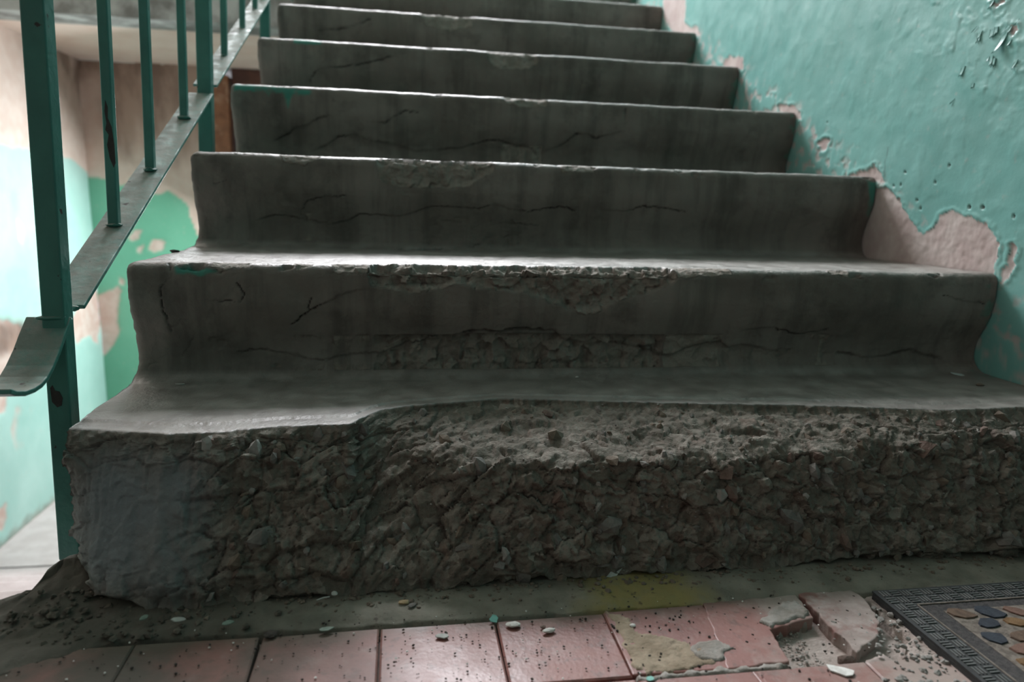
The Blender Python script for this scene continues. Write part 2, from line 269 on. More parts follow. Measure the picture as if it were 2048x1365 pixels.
# ---------------------------------------------------------------- materials
class NT:
    def __init__(s, name):
        s.m = bpy.data.materials.new(name); s.m.use_nodes = True; s.t = s.m.node_tree; s.n = s.t.nodes
        s.b = s.n['Principled BSDF']; s.tc = None; s.b.inputs['Roughness'].default_value = .85
    def new(s, k, **kw):
        n = s.n.new(k)
        for a, b in kw.items(): setattr(n, a, b)
        return n
    def put(s, sock, v):
        if isinstance(v, bpy.types.NodeSocket): s.t.links.new(v, sock)
        elif isinstance(v, (tuple, list)) and len(v) == 3 and len(sock.default_value) == 4: sock.default_value = (*v, 1)
        else: sock.default_value = v
    def obj(s, scale=None):
        if not s.tc: s.tc = s.new('ShaderNodeNewGeometry')
        v = s.tc.outputs['Position']
        if scale:
            m = s.new('ShaderNodeVectorMath', operation='MULTIPLY'); s.put(m.inputs[0], v); m.inputs[1].default_value = scale; v = m.outputs[0]
        return v
    def noise(s, sc, detail=4, rough=.55, stretch=None, dist=0):
        n = s.new('ShaderNodeTexNoise'); s.put(n.inputs['Vector'], s.obj(stretch)); n.inputs['Scale'].default_value = sc
        n.inputs['Detail'].default_value = detail; n.inputs['Roughness'].default_value = rough; n.inputs['Distortion'].default_value = dist
        return n.outputs['Fac']
    def vor(s, sc, out='Color', stretch=None):
        n = s.new('ShaderNodeTexVoronoi'); s.put(n.inputs['Vector'], s.obj(stretch)); n.inputs['Scale'].default_value = sc; return n.outputs[out]
    def ramp(s, v, a, b, lo=0.0, hi=1.0):
        n = s.new('ShaderNodeMapRange'); n.interpolation_type = 'SMOOTHSTEP'; s.put(n.inputs[0], v)
        for i, x in enumerate((a, b, lo, hi)): n.inputs[i+1].default_value = x
        return n.outputs[0]
    def mix(s, f, a, b, mode='MIX'):
        n = s.new('ShaderNodeMix', data_type='RGBA', blend_type=mode); s.put(n.inputs[0], f); s.put(n.inputs[6], a); s.put(n.inputs[7], b); return n.outputs[2]
    def mixf(s, f, a, b):
        n = s.new('ShaderNodeMix', data_type='FLOAT'); s.put(n.inputs[0], f); s.put(n.inputs[2], a); s.put(n.inputs[3], b); return n.outputs[0]
    def math(s, op, a, b=0.0):
        n = s.new('ShaderNodeMath', operation=op); s.put(n.inputs[0], a); s.put(n.inputs[1], b); return n.outputs[0]
    def attr(s, k): return s.new('ShaderNodeAttribute', attribute_name=k).outputs['Fac']
    def bump(s, h, dist, strength=1.0, normal=None):
        n = s.new('ShaderNodeBump'); n.inputs['Distance'].default_value = dist; n.inputs['Strength'].default_value = strength; s.put(n.inputs['Height'], h)
        if normal: s.put(n.inputs['Normal'], normal)
        return n.outputs[0]
    def done(s, c, rough=None, normal=None, spec=None, metal=None):
        s.put(s.b.inputs['Base Color'], c)
        if rough is not None: s.put(s.b.inputs['Roughness'], rough)
        if normal is not None: s.put(s.b.inputs['Normal'], normal)
        if spec is not None: s.b.inputs['Specular IOR Level'].default_value = spec
        if metal is not None: s.b.inputs['Metallic'].default_value = metal
        return s.m

def mat_concrete():
    k = NT('worn_concrete')
    n1 = k.noise(6, 5); n2 = k.noise(34, 5); streak = k.noise(5, 4, .6, (5, 1, .55)); fine = k.noise(420, 3, .6)
    c = k.mix(k.ramp(n1, .3, .7), (.128, .112, .098), (.200, .180, .160))
    c = k.mix(k.ramp(streak, .45, .70, 0, .55), c, (.055, .050, .045))
    c = k.mix(k.ramp(k.noise(15, 5, .65), .50, .70, 0, .5), c, (.066, .060, .053))
    c = k.mix(k.ramp(n2, .5, .75, 0, .35), c, (.20, .185, .16))
    c = k.mix(k.ramp(k.noise(9, 3), .5, .72, 0, .22), c, (.085, .105, .090))
    # dust on the treads and worn, polished edges
    tr = k.attr('tread')
    c = k.mix(k.math('MULTIPLY', tr, .75), c, k.mix(k.ramp(n2, .3, .7), (.17, .158, .142), (.30, .285, .262)))
    # exposed aggregate where the render has come away
    st = k.vor(70, 'Color'); sep = k.new('ShaderNodeSeparateColor'); k.put(sep.inputs[0], st)
    ag = k.mix(k.ramp(sep.outputs[0], .2, .9), (.135, .118, .096), (.235, .212, .180))
    ag = k.mix(k.ramp(sep.outputs[1], .90, .94, 0, .45), ag, (.18, .122, .098))
    ag = k.mix(k.ramp(n2, .45, .62, 0, .85), ag, (.150, .134, .110))
    ag = k.mix(k.ramp(k.noise(14, 4), .55, .75, 0, .5), ag, (.085, .078, .066))
    ag = k.mix(k.ramp(k.noise(60, 4, .7), .66, .74, 0, .6), ag, (.36, .35, .32))
    ag = k.mix(k.math('MULTIPLY', k.attr('fresh_lit'), .5), ag, k.mix(k.ramp(n2, .35, .65), (.23, .205, .175), (.36, .335, .30)))  # paler broken stone, with the light on upward-facing chips painted in
    c = k.mix(k.attr('chip'), c, ag)
    # bluish haze smudge painted into the concrete colour, white lime traces
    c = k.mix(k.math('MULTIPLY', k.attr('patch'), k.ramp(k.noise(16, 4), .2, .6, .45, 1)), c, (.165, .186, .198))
    c = k.mix(k.math('MULTIPLY', k.attr('paint'), k.ramp(n2, .28, .48, .25, 1)), c, (.055, .215, .170))
    c = k.mix(k.attr('crack'), c, (.022, .020, .018))
    rough = k.mixf(tr, .82, k.mixf(k.ramp(n2, .35, .7), .36, .52))
    k.put(k.b.inputs['Specular IOR Level'], k.mixf(tr, .35, .95))
    gran = k.math('MULTIPLY', k.attr('chip'), k.math('ADD', k.noise(170, 5, .7), k.math('MULTIPLY', k.vor(120, 'Distance'), .8)))
    nb = k.bump(fine, .0008, .6, k.bump(k.noise(110, 4), .0016, .6, k.bump(gran, .0035, .8)))
    return k.done(c, rough, nb)
def mat_wall(name, paint_a, paint_b, plaster_a, plaster_b, top=None, stain=True):
    k = NT(name); n1 = k.noise(3, 5); n2 = k.noise(22, 5)
    c = k.mix(k.ramp(n1, .32, .68), paint_a, paint_b)
    c = k.mix(k.ramp(k.noise(55, 4), .6, .8, 0, .35), c, plaster_b)
    if top: c = k.mix(k.attr('pink'), c, k.mix(k.ramp(n2, .3, .7), top[0], top[1]))
    c = k.mix(k.attr('peel'), c, k.mix(k.ramp(n2, .35, .65), plaster_a, plaster_b))
    c = k.mix(k.attr('stain'), c, k.mix(k.ramp(k.noise(7, 4, .6, (1, 1, .4)), .4, .6), (.13, .075, .052), (.30, .20, .15)))
    c = k.mix(k.attr('crack'), c, (.045, .05, .042))
    r = k.mixf(k.attr('peel'), k.mixf(k.ramp(n2, .3, .7), .34, .5), .9)
    return k.done(c, r, k.bump(k.noise(160, 3), .0008, .25, k.bump(k.noise(24, 3), .002, .12)))
def mat_plain(name, a, b, sc=20, rough=.8, bump=.001, c3=None, t3=(.6, .7), spec=None, bsc=None, metal=None):
    k = NT(name); c = k.mix(k.ramp(k.noise(sc, 5), .35, .65), a, b)
    if c3: c = k.mix(k.ramp(k.noise(sc*.45, 5, .6), t3[0], t3[1]), c, c3)
    return k.done(c, rough, k.bump(k.noise(bsc or sc*6, 4), bump, .5), spec, metal)
def mat_tile():
    k = NT('red_clay_tile'); n = k.noise(18, 5); oi = k.new('ShaderNodeObjectInfo')
    c = k.mix(k.ramp(n, .3, .7), (.185, .070, .058), (.255, .108, .090))
    c = k.mix(k.math('MULTIPLY', oi.outputs['Random'], .45), c, (.27, .13, .115))
    c = k.mix(k.ramp(k.noise(45, 5, .65), .50, .72, 0, .55), c, (.29, .195, .175))
    c = k.mix(k.ramp(k.noise(70, 5, .7), .52, .66, 0, .55), c, (.105, .060, .050))
    sep = k.new('ShaderNodeSeparateXYZ'); k.put(sep.inputs[0], k.obj())
    wob = k.math('ADD', sep.outputs[0], k.math('MULTIPLY', k.noise(9, 4), .18))
    soil = k.ramp(wob, .45, .27)                                       # soil trodden in at the open side of the landing
    c = k.mix(k.math('MULTIPLY', soil, k.ramp(k.noise(14, 4), .25, .6, .45, 1)), c, (.060, .052, .040))
    back = k.ramp(k.math('ADD', sep.outputs[1], k.math('MULTIPLY', k.noise(20, 4), .05)), .268, .305, 0, .75)
    c = k.mix(back, c, (.125, .105, .082))
    lime = k.ramp(k.math('ADD', sep.outputs[0], k.math('MULTIPLY', k.noise(24, 5, .65), .32)), .79, .92, 0, .8)
    c = k.mix(lime, c, (.34, .29, .26))
    r = k.mixf(soil, k.mixf(k.ramp(n, .3, .7), .36, .52), .9)
    return k.done(c, r, k.bump(k.noise(260, 3), .0006, .5, k.bump(k.noise(30, 4), .0012, .5)))
def mat_strip():
    k = NT('cement_strip'); n = k.noise(26, 5)
    c = k.mix(k.ramp(n, .3, .7), (.135, .128, .102), (.225, .212, .175))
    sep = k.new('ShaderNodeSeparateXYZ'); k.put(sep.inputs[0], k.obj())
    xx = k.math('ABSOLUTE', k.math('SUBTRACT', k.math('ADD', sep.outputs[0], k.math('MULTIPLY', k.noise(12, 4), .10)), .615))
    yel = k.math('MULTIPLY', k.ramp(xx, .085, .03), k.ramp(k.noise(30, 5, .6), .28, .5, .35, 1))
    c = k.mix(yel, c, (.235, .195, .075))                              # yellow-green stain
    soil = k.ramp(k.math('ADD', sep.outputs[0], k.math('MULTIPLY', k.noise(9, 4), .2)), .42, .22)
    c = k.mix(k.math('MULTIPLY', soil, .8), c, (.050, .046, .036))
    c = k.mix(k.ramp(k.noise(90, 4, .7), .60, .70, 0, .7), c, (.045, .035, .026))
    return k.done(c, .9, k.bump(k.noise(200, 4), .0015, .6, k.bump(n, .004, .6)))
def mat_iron():
    k = NT('green_painted_iron'); n = k.noise(14, 5)
    c = k.mix(k.ramp(n, .3, .7), (.026, .125, .104), (.042, .178, .146))
    geo = k.tc; sep = k.new('ShaderNodeSeparateXYZ'); k.put(sep.inputs[0], geo.outputs['Normal'])
    dust = k.math('MULTIPLY', k.ramp(sep.outputs[2], .45, .85), k.ramp(k.noise(45, 5, .65), .30, .58, .15, .85))
    c = k.mix(dust, c, (.205, .205, .180))                              # dust lying on upward faces
    rust = k.ramp(k.noise(38, 4, .62), .665, .69)
    c = k.mix(rust, c, (.018, .014, .012))
    return k.done(c, k.mixf(dust, .38, .9), k.bump(k.noise(70, 4), .0016, .6))

CONC = mat_concrete()
WALL_R = mat_wall('teal_wall_paint', (.140, .365, .340), (.185, .42, .39), (.40, .33, .315), (.48, .43, .41))
FLAKEM = mat_plain('teal_paint_film', (.125, .33, .305), (.165, .38, .35), 20, .42, .0006)
WALL_L = mat_wall('pale_green_and_pink_wall', (.36, .60, .54), (.46, .69, .63), (.58, .42, .36), (.66, .55, .49), ((.66, .52, .45), (.72, .60, .53)))
WALL_B = mat_wall('green_and_pink_wall', (.115, .345, .225), (.15, .40, .27), (.52, .38, .32), (.58, .46, .40), ((.55, .40, .33), (.60, .47, .40)))
BEAM = mat_plain('grey_landing_edge', (.16, .157, .145), (.40, .41, .39), 9, .9, .004)
SOFFIT = mat_plain('pink_limewash', (.66, .50, .42), (.72, .58, .50), 5, .9, .002)
LIME = mat_plain('pale_limewash', (.52, .49, .46), (.60, .57, .54), 4, .9, .002)
DULL = mat_plain('dark_limewash', (.10, .094, .088), (.14, .132, .124), 4, .9, .002)  # for the unseen ceiling and rear wall, kept dark to weaken bounce light
TILE = mat_tile(); STRIP = mat_strip(); IRON = mat_iron()
BED = mat_plain('mortar_bed', (.28, .235, .205), (.40, .345, .315), 40, .95, .004, (.10, .085, .07), (.58, .70))
MORTAR = mat_plain('grey_mortar', (.22, .20, .175), (.33, .31, .285), 45, .92, .003, (.13, .11, .085), (.60, .72))
SANDY = mat_plain('sandy_mortar', (.23, .18, .125), (.32, .26, .19), 45, .95, .003, (.11, .085, .06), (.62, .72))
PLASTER = mat_plain('plaster_smear', (.25, .20, .18), (.36, .305, .28), 35, .8, .0020, (.21, .11, .095), (.54, .66))
RUBBER = mat_plain('black_rubber', (.020, .021, .022), (.034, .035, .036), 60, .62, .0006)
RELIEF = mat_plain('dusty_rubber_relief', (.085, .092, .090), (.125, .132, .128), 90, .75, .0004)
PILE = mat_plain('grey_mat_pile', (.035, .033, .034), (.062, .058, .056), 260, .95, .003, bsc=900)
PEBM = {'o': mat_plain('ochre_print', (.125, .070, .028), (.175, .105, .048), 160, .95, .002, bsc=900),
        'b': mat_plain('brown_print', (.080, .052, .036), (.125, .082, .055), 160, .95, .002, bsc=900),
        'r': mat_plain('rosy_brown_print', (.12, .068, .05), (.16, .092, .07), 160, .95, .002, bsc=900),
        'n': mat_plain('slate_blue_print', (.018, .024, .034), (.030, .038, .050), 160, .95, .002, bsc=900),
        'l': mat_plain('cream_outline', (.10, .085, .07), (.19, .165, .14), 160, .95, .002, bsc=900)}
LOWM = mat_plain('pale_worn_step', (.58, .50, .49), (.68, .60, .59), 14, .75, .002)
WOOD = mat_plain('orange_brown_wood', (.165, .062, .026), (.25, .105, .048), 16, .6, .002, (.33, .18, .11), (.56, .66))
WOOD2 = mat_plain('dark_red_brown_wood', (.060, .020, .012), (.100, .036, .020), 16, .6, .002)
WHITEP = mat_plain('white_plaster_chip', (.55, .54, .51), (.72, .71, .68), 200, .9, .0006)
PALEP = mat_plain('pale_grey_paint_chip', (.34, .35, .33), (.44, .45, .42), 200, .8, .0004)
TEALP = mat_plain('teal_paint_chip', (.13, .36, .31), (.19, .44, .38), 200, .6, .0004)
GREENP = mat_plain('dull_green_chip', (.15, .20, .165), (.21, .265, .22), 200, .8, .0004)
BEIGEP = mat_plain('beige_chip', (.30, .22, .12), (.38, .30, .18), 200, .9, .0006)
DARKP = mat_plain('dark_crumb', (.020, .017, .014), (.05, .042, .034), 200, .95, .0006)
STONES = [mat_plain('grey_aggregate', (.12, .115, .105), (.19, .18, .165), 70, .9, .002), mat_plain('brown_aggregate', (.115, .092, .070), (.18, .150, .118), 70, .9, .002),
          mat_plain('red_brick_aggregate', (.112, .078, .064), (.165, .118, .098), 70, .9, .002), mat_plain('pale_aggregate', (.21, .205, .19), (.29, .28, .26), 70, .9, .002)]
PVC = mat_plain('white_window_frame', (.70, .70, .70), (.76, .76, .75), 8, .5, .0003)

# ---------------------------------------------------------------- room shell
def seq(*parts):
    """1-D coordinates with several spacings: seq(a, (b, step), (c, step), ...)"""
    out = [parts[0]]
    for b, s in parts[1:]:
        n = max(1, int(round(abs(b-out[-1])/s))); out += list(np.linspace(out[-1], b, n+1)[1:])
    return np.array(out)
def wall_right():
    ys = seq(-1.7, (.3, .1), (.5, .008), (1.0, .0025), (1.5, .0035), (2.2, .006), (YB, .05))
    zs = seq(-1.05, (0, .15), (.2, .01), (.75, .0025), (1.15, .006), (4.2, .1))
    Y, Z = np.meshgrid(ys, zs, indexing='ij')
    wy = Y + .006*fbm(Y*60, Z*60, 3) + .0035*fbm(Y*170, Z*170, 4, 2); wz = Z + .006*fbm(Y*60, Z*60, 9) + .0035*fbm(Y*170, Z*170, 11, 2)
    sd = np.full(Y.shape, -9.)
    for p in PEEL_R: sd = np.maximum(sd, poly_sd(wy, wz, p))
    base = Z - (.5*Y - .02)                                         # dusty, scuffed band just above the treads
    scuff = smooth(.055, .0, base + .04*fbm(Y*25, Z*25, 21)) * smooth(.15, .50, fbm(Y*40, Z*40, 31)+.15)
    peel = np.maximum(smooth(-.0006, .0010, sd), .75*scuff)
    curl = np.exp(-((sd+.0035)/.0030)**2)*.0012                     # paint lifts a little around the bare patches
    blist = smooth(.95, .62, Y)*smooth(.42, .66, Z - .35*(Y-.6))     # blistered area
    b = np.abs(fbm(Y*26+.6*fbm(Y*8, Z*8, 5), Z*34, 41, 3)); ridge = smooth(.085, .0, b)
    fl, bd = facets(Y*42, Z*30, 77, 1.6)
    lumps = .0021*blist*smooth(.1, .5, fbm(Y*18, Z*18, 61)+.1)*(fl+.6) + .0009*blist*ridge*smooth(-.1, .3, fbm(Y*14, Z*14, 63)) + .0004*smooth(0, .3, fbm(Y*22, Z*22, 15))
    lumps += .0035*fbm(Y*5, Z*5, 91) 
    crack = np.zeros(Y.shape); pit = np.zeros(Y.shape)
    for j, (py, pz) in enumerate(PITS_R):
        r = .0032 if j < 2 else .0022
        d = np.hypot(Y-py, Z-pz); k = smooth(r*1.2, r*.5, d); pit += k*.004; crack = np.maximum(crack, k)
    crack = np.maximum(crack, .8*np.exp(-((sd+.0006)/.0008)**2)*smooth(.2, .5, fbm(Y*50, Z*50, 71)+.25))
    # cracked corner line above the third step, grime along the treads
    crack = np.maximum(crack, .5*smooth(.0018, .0005, seg_dist(Y, Z, [(.868, .45), (.872, .475), (.869, .50)])))
    X = XR - (lumps*(1-peel)+curl*(1-peel)+.0012*(1-peel)) + pit + .0012*fbm(Y*70, Z*70, 33)*peel
    w = grid('wall_right', np.stack([X, Y, Z], -1), WALL_R, attrs=dict(peel=peel, crack=crack, pink=0*Y, stain=0*Y))
    tag(w, kind='structure')
    q = random.Random(4)                                                # curled flakes of paint, fixed along one side
    spots = list(FLAKE_R)+[(q.gauss(.66, .035), q.gauss(.635, .035)) for _ in range(10)]
    for j, (fy, fz) in enumerate(spots):
        L = .022 if j == 0 else q.uniform(.006, .013); wd = L*q.uniform(.5, .9); a = q.uniform(-.9, .1) if j else -.35; n_ = 7
        v = []; lift = (.006 if j == 0 else q.uniform(.0006, .0015))
        jag = [q.uniform(.7, 1.2) for _ in range(n_)]
        for th in (0, .0006):
            for ia in range(n_):
                for ib in range(n_):
                    u = ib/(n_-1); t = (ia/(n_-1)-.5)*(1-.25*u); uu = u*jag[ia]
                    py = (uu*L)*math.sin(-a)+t*wd*math.cos(a); pz = -(uu*L)*math.cos(a)+t*wd*math.sin(a)
                    v.append((XR-.0026-lift*uu**2.2-th, fy+py, fz+pz+L*.5))
        idx = lambda k, ia, ib: k*n_*n_+ia*n_+ib
        f = [(idx(k, ia, ib), idx(k, ia+1, ib), idx(k, ia+1, ib+1), idx(k, ia, ib+1))[::(1 if k else -1)] for k in (0, 1) for ia in range(n_-1) for ib in range(n_-1)]
        f += [(idx(0, ia, n_-1), idx(1, ia, n_-1), idx(1, ia+1, n_-1), idx(0, ia+1, n_-1)) for ia in range(n_-1)]
        f += [(idx(0, e, ib), idx(1, e, ib), idx(1, e, ib+1), idx(0, e, ib+1)) for e in (0, n_-1) for ib in range(n_-1)]
        pyd('paint_flake', v, f, FLAKEM, w, True)
wall_right()
def wall_left():
    ys = seq(-1.7, (2.0, .2), (YB, .010)); zs = seq(-1.05, (1.1, .010), (4.2, .2))
    Y, Z = np.meshgrid(ys, zs, indexing='ij'); wy = Y+.03*fbm(Y*9, Z*9, 3); wz = Z+.03*fbm(Y*9, Z*9, 8)
    sd = np.full(Y.shape, -9.)
    for p in PEEL_L: sd = np.maximum(sd, poly_sd(wy, wz, p))
    py, pz = zip(*PINK_L); pink = smooth(-.006, .006, wz-np.interp(wy, py, pz))
    peel = np.maximum(smooth(-.004, .004, sd), .8*smooth(.28, .42, fbm(Y*2.4, Z*2.4, 17))*smooth(3.3, 2.9, Y)*(1-pink))
    st = smooth(.30, .08, np.hypot((Y-YB)*.8, (Z-1.04)))*.8*smooth(-.2, .3, fbm(Y*8, Z*5, 5)+.2)
    st = np.maximum(st, .8*smooth(.10, .03, seg_dist(wy, wz, [(2.60, -.20), (2.98, -.24)])))
    st = np.maximum(st, .6*smooth(.05, 0, Z+1.05+.03*fbm(Y*20, Z*20, 2)))
    X = XL + .004*(1-peel) + .004*fbm(Y*4, Z*4, 2)
    w = grid('wall_left', np.stack([X, Y, Z], -1), WALL_L, attrs=dict(peel=peel, pink=pink, stain=st, crack=0*Y), flip=True)
    tag(w, kind='structure')
wall_left()
def wall_back():
    zt = 1.04
    xs = seq(XL, (-.60, .010)); zs = seq(-1.05, (zt+.1, .010))
    X, Z = np.meshgrid(xs, zs, indexing='ij'); wx = X+.02*fbm(X*11, Z*11, 3); wz = Z+.02*fbm(X*11, Z*11, 8)
    sd = np.full(X.shape, -9.)
    for p in PEEL_B: sd = np.maximum(sd, poly_sd(wx, wz, p))
    px, pz = zip(*PINK_B); pink = smooth(-.006, .006, wz-np.interp(wx, px, pz))
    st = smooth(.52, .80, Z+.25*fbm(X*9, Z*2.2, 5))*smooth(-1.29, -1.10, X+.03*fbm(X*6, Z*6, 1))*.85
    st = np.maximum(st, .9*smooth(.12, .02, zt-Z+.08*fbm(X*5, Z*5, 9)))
    Y = YB + .003*fbm(X*5, Z*5, 2) + .004*smooth(-.004, .004, sd)
    w = grid('wall_back', np.stack([X, Y, Z], -1), WALL_B, attrs=dict(peel=smooth(-.004, .004, sd), pink=pink, stain=st, crack=0*X))
    tag(w, kind='structure')
    # upper half of the same wall, round the stair window
    x0, x1, z0, z1 = WIN
    boxes('trim_1', [(XL, x0, YB, YB+.3, zt, 4.2), (x1, XR, YB, YB+.3, zt, 4.2), (x0, x1, YB, YB+.3, zt, z0), (x0, x1, YB, YB+.3, z1, 4.2)], LIME)['kind'] = 'structure'
    box('wall_entrance', -.60+.75, XR, YB, YB+.12, -1.05, zt+.02, WALL_B)['kind'] = 'structure'
wall_back()
win = tag(empty('window_1', (.18, YB+.05, WIN[2])), kind='structure')
x0, x1, z0, z1 = WIN
for nm, b in (('frame', (x0, x1, z0, z0+.06)), ('frame', (x0, x1, z1-.06, z1)), ('frame', (x0, x0+.06, z0+.06, z1-.06)), ('frame', (x1-.06, x1, z0+.06, z1-.06)), ('mullion', (.155, .205, z0+.06, z1-.06))):
    o = box(nm, b[0], b[1], YB+.01, YB+.07, b[2], b[3], PVC); o.parent = win; o.location = -win.location
box('ceiling', XL, XR, -1.7, YB+.3, 4.2, 4.3, DULL)['kind'] = 'structure'
box('wall_behind', XL, XR, -1.8, -1.7, -1.05, 4.2, DULL)['kind'] = 'structure'
# half landing over the entrance: dark edge beam and pink soffit
hl = tag(empty('half_landing', (0, 2.75, 1.04)), kind='structure')
for nm, a, m in (('edge_beam', (XL, -.02, 2.72, 2.90, 1.04, 1.33), BEAM), ('soffit_slab', (XL, XR, 2.90, YB+.05, 1.045, 1.20), SOFFIT), ('landing_top', (XL, XR, 2.72, YB, 1.20, 1.335), CONC)):
    o = box(nm, *a, m); o.parent = hl; o.location = -hl.location
# entrance door in the back wall, under the half landing
door = tag(empty('door_1', (-.6, YB, -1.05)), kind='structure')
def dpart(nm, *a):
    o = box(nm, *a); o.parent = door; o.location = -door.location; return o
dpart('jamb', -.655, -.555, YB-.045, YB+.10, -1.05, 1.0, WOOD, None, .004)
dpart('jamb', -.545, -.44, YB+.02, YB+.12, -1.05, .97, WOOD, None, .006)
dpart('lintel', -.545, .20, YB-.01, YB+.10, .96, 1.04, WOOD2, None, .004)
dpart('door_leaf', -.44, .16, YB+.07, YB+.11, -1.05, .96, WOOD2, None, .004)
box('floor_entrance', XL, XR, 2.2, YB+.2, -1.15, -1.05, LOWM)['kind'] = 'structure'

# ---------------------------------------------------------------- lower flight, going down on the left
low = tag(empty('lower_staircase', (-.69, .33, 0)), 'pale concrete stairs going down beside the green wall, far left bottom', 'staircase')
for n in range(1, 8):
    o = box('step', XL+.006, -.09, .33+.3*(n-1), .33+.3*n+.015, -.15*n-.16, -.15*n, LOWM, None, .008); o.parent = low; o.location = -low.location

# ---------------------------------------------------------------- upper staircase
stairs = tag(empty('staircase', (.6, .3, 0)), 'cracked grey concrete staircase with broken first step rising between railing and teal wall', 'staircase')
def own(o, root):
    o.parent = root; o.matrix_parent_inverse = Matrix.Translation(-root.location); return o
def resample(pts, spacing):
    pts = np.array(pts); out = []
    L = np.concatenate([[0], np.cumsum(np.hypot(*np.diff(pts, axis=0).T))])
    s = [0.0]
    while s[-1] < L[-1]: s.append(s[-1] + spacing(np.interp(s[-1], L, pts[:, 0]), np.interp(s[-1], L, pts[:, 1])))
    s = np.array(s); s[-1] = L[-1]
    return np.stack([np.interp(s, L, pts[:, 0]), np.interp(s, L, pts[:, 1])], -1), s
def profile(n, fine):
    y, z = .3*n-.012, .15*n; r = .015
    p = [(y+.34, z-.004), (y+.30, z), (y+r+.012, z)]
    p += [(y+r-r*math.sin(a), z-r+r*math.cos(a)) for a in np.linspace(.1, math.pi/2, 9)]
    p += [(y, z-.045)]
    p += [(y+.022*(3*t*t-2*t**3), z-.045-.073*t) for t in np.linspace(.1, 1, 9)]
    p += [(y-.008+.03*math.cos(a), z-.12-.03*math.sin(a)) for a in np.linspace(.1, math.pi/2, 9)]
    p += [(y-.03, z-.1506), (y-.06, z-.1535)]
    return resample(p, lambda yy, zz: fine if yy < y+.04 else (fine*2 if yy < y+.30 else .02))
def make_step(n, fine):
    prof, s = profile(n, fine)
    y0, z0 = .3*n-.012, .15*n
    xs = np.concatenate([np.linspace(0, .03, 14), seq(.03, (XR-.003, fine*(1.0 if n < 4 else 1.3)))[1:]])
    t = np.gradient(prof, axis=0); t /= np.linalg.norm(t, axis=1)[:, None] + 1e-9
    nrm = np.stack([t[:, 1], -t[:, 0]], -1)                            # outward
    nrm *= np.where(nrm[:, :1]*-1 + nrm[:, 1:] < 0, -1, 1)
    X, S = np.meshgrid(xs, s, indexing='ij'); Yp = np.broadcast_to(prof[:, 0], X.shape); Zp = np.broadcast_to(prof[:, 1], X.shape)
    up = np.broadcast_to(smooth(.55, .95, nrm[:, 1]), X.shape); front = smooth(y0+.07, y0+.03, Yp)
    sd_ = 100*n
    # unrolled height over the front: keeps growing over the nosing and onto the tread
    H = np.where(S < np.interp(z0-.02, prof[::-1, 1], s[::-1]), z0 + (np.interp(z0-.015, prof[::-1, 1], s[::-1])-S)*.6 - .01, Zp)
    H = np.where(Yp > y0+.016, z0+.008+(Yp-y0-.016)*.5, Zp)
    disp = .0022*fbm(X*7, S*9, sd_+1) + .0010*fbm(X*40, S*40, sd_+5) + .0003*perlin(X*220, S*220, sd_+9)
    disp += -.0012*smooth(.2, .5, fbm(X*16, S*22, sd_+11))*front
    wx = X+.006*fbm(X*55, H*55, sd_+13); wz = H+.005*fbm(X*60, H*60, sd_+17)
    fa, ba = facets(X*55+.5*fbm(X*30, S*30, sd_+3), S*75, sd_+19, 1.5); fb, bb = facets(X*140, S*160, sd_+23, 1.5)
    chip = np.zeros(X.shape); cut = np.zeros(X.shape)
    for dep, poly in CHIPS.get(n, []):
        sd = poly_sd(wx, wz, poly); m = smooth(-.0005, .0022, sd); rim = smooth(0, .012, sd)
        k = dep/1000.
        cut = np.maximum(cut, m*k*(.30+.55*rim+.75*(fa+.2)+.22*fb)); chip = np.maximum(chip, m)
    # nibbled nosing everywhere
    nib = smooth(.30, .55, fbm(X*22, S*40, sd_+29)+.15*fbm(X*90, S*90, sd_+31))*smooth(.018, .004, np.abs(H-z0+.002))
    cut = np.maximum(cut, nib*(.0055 if n == 2 else .0035)*(1+fa)); chip = np.maximum(chip, nib*.8)
    crack = np.zeros(X.shape); relief = np.zeros(X.shape); fresh_lit = chip
    cx = X+.0045*fbm(X*85, Zp*85, sd_+37); cz = Zp+.0045*fbm(X*85, Zp*85, sd_+41)
    for wdt, dep, pts in CRACKS.get(n, []):
        w = max(wdt/1000., fine*.55); d = seg_dist(cx, cz, pts)
        mod = .12+.88*smooth(-.25, .25, fbm(X*17, Zp*17, sd_+43))
        k = smooth(w*1.25, w*.35, d)*mod*smooth(y0+.03, y0+.012, Yp-.0)
        crack = np.maximum(crack, k); cut = np.maximum(cut, k*dep/1000.)
        px, pz = zip(*sorted(pts))
        if px[-1]-px[0] > .03:                                           # one lip of the crack stands proud
            below = np.interp(X, px, pz)-Zp; inside = smooth(px[0]-.01, px[0]+.02, X)*smooth(px[-1]+.01, px[-1]-.02, X)
            relief = np.maximum(relief, inside*smooth(0, .001, below)*smooth(.03, .006, below)*min(dep, 6)*.00045)
    if n == 2:                                                           # spalled band along the foot of the second riser
        cp_ = sorted(CRACKS[2][4][2]+CRACKS[2][5][2]+CRACKS[2][6][2]+CRACKS[2][7][2]); zz = np.interp(X, [c_[0] for c_ in cp_], [c_[1] for c_ in cp_])-.001+.003*fbm(X*60, X*0, 5); band = smooth(zz+.0015, zz-.0015, Zp)*smooth(z0-.142, z0-.125, Zp)*smooth(.34, .46, X+.08*fbm(X*14, Zp*30, 8))*smooth(1.16, 1.0, X)*smooth(-.35, .15, fbm(X*10, Zp*16, 12))
        fresh_lit = chip.copy(); cut += band*.0040*(.5+.8*smooth(-.3, .4, fbm(X*8, Zp*20, 6)))*(.5+fa); chip = np.maximum(chip, band*.35)
    if n == 3:
        cut += smooth(.35, .45, X)*smooth(.62, .5, X)*smooth(z0-.115, z0-.128, Zp)*smooth(z0-.147, z0-.14, Zp)*.002*(1+fb)
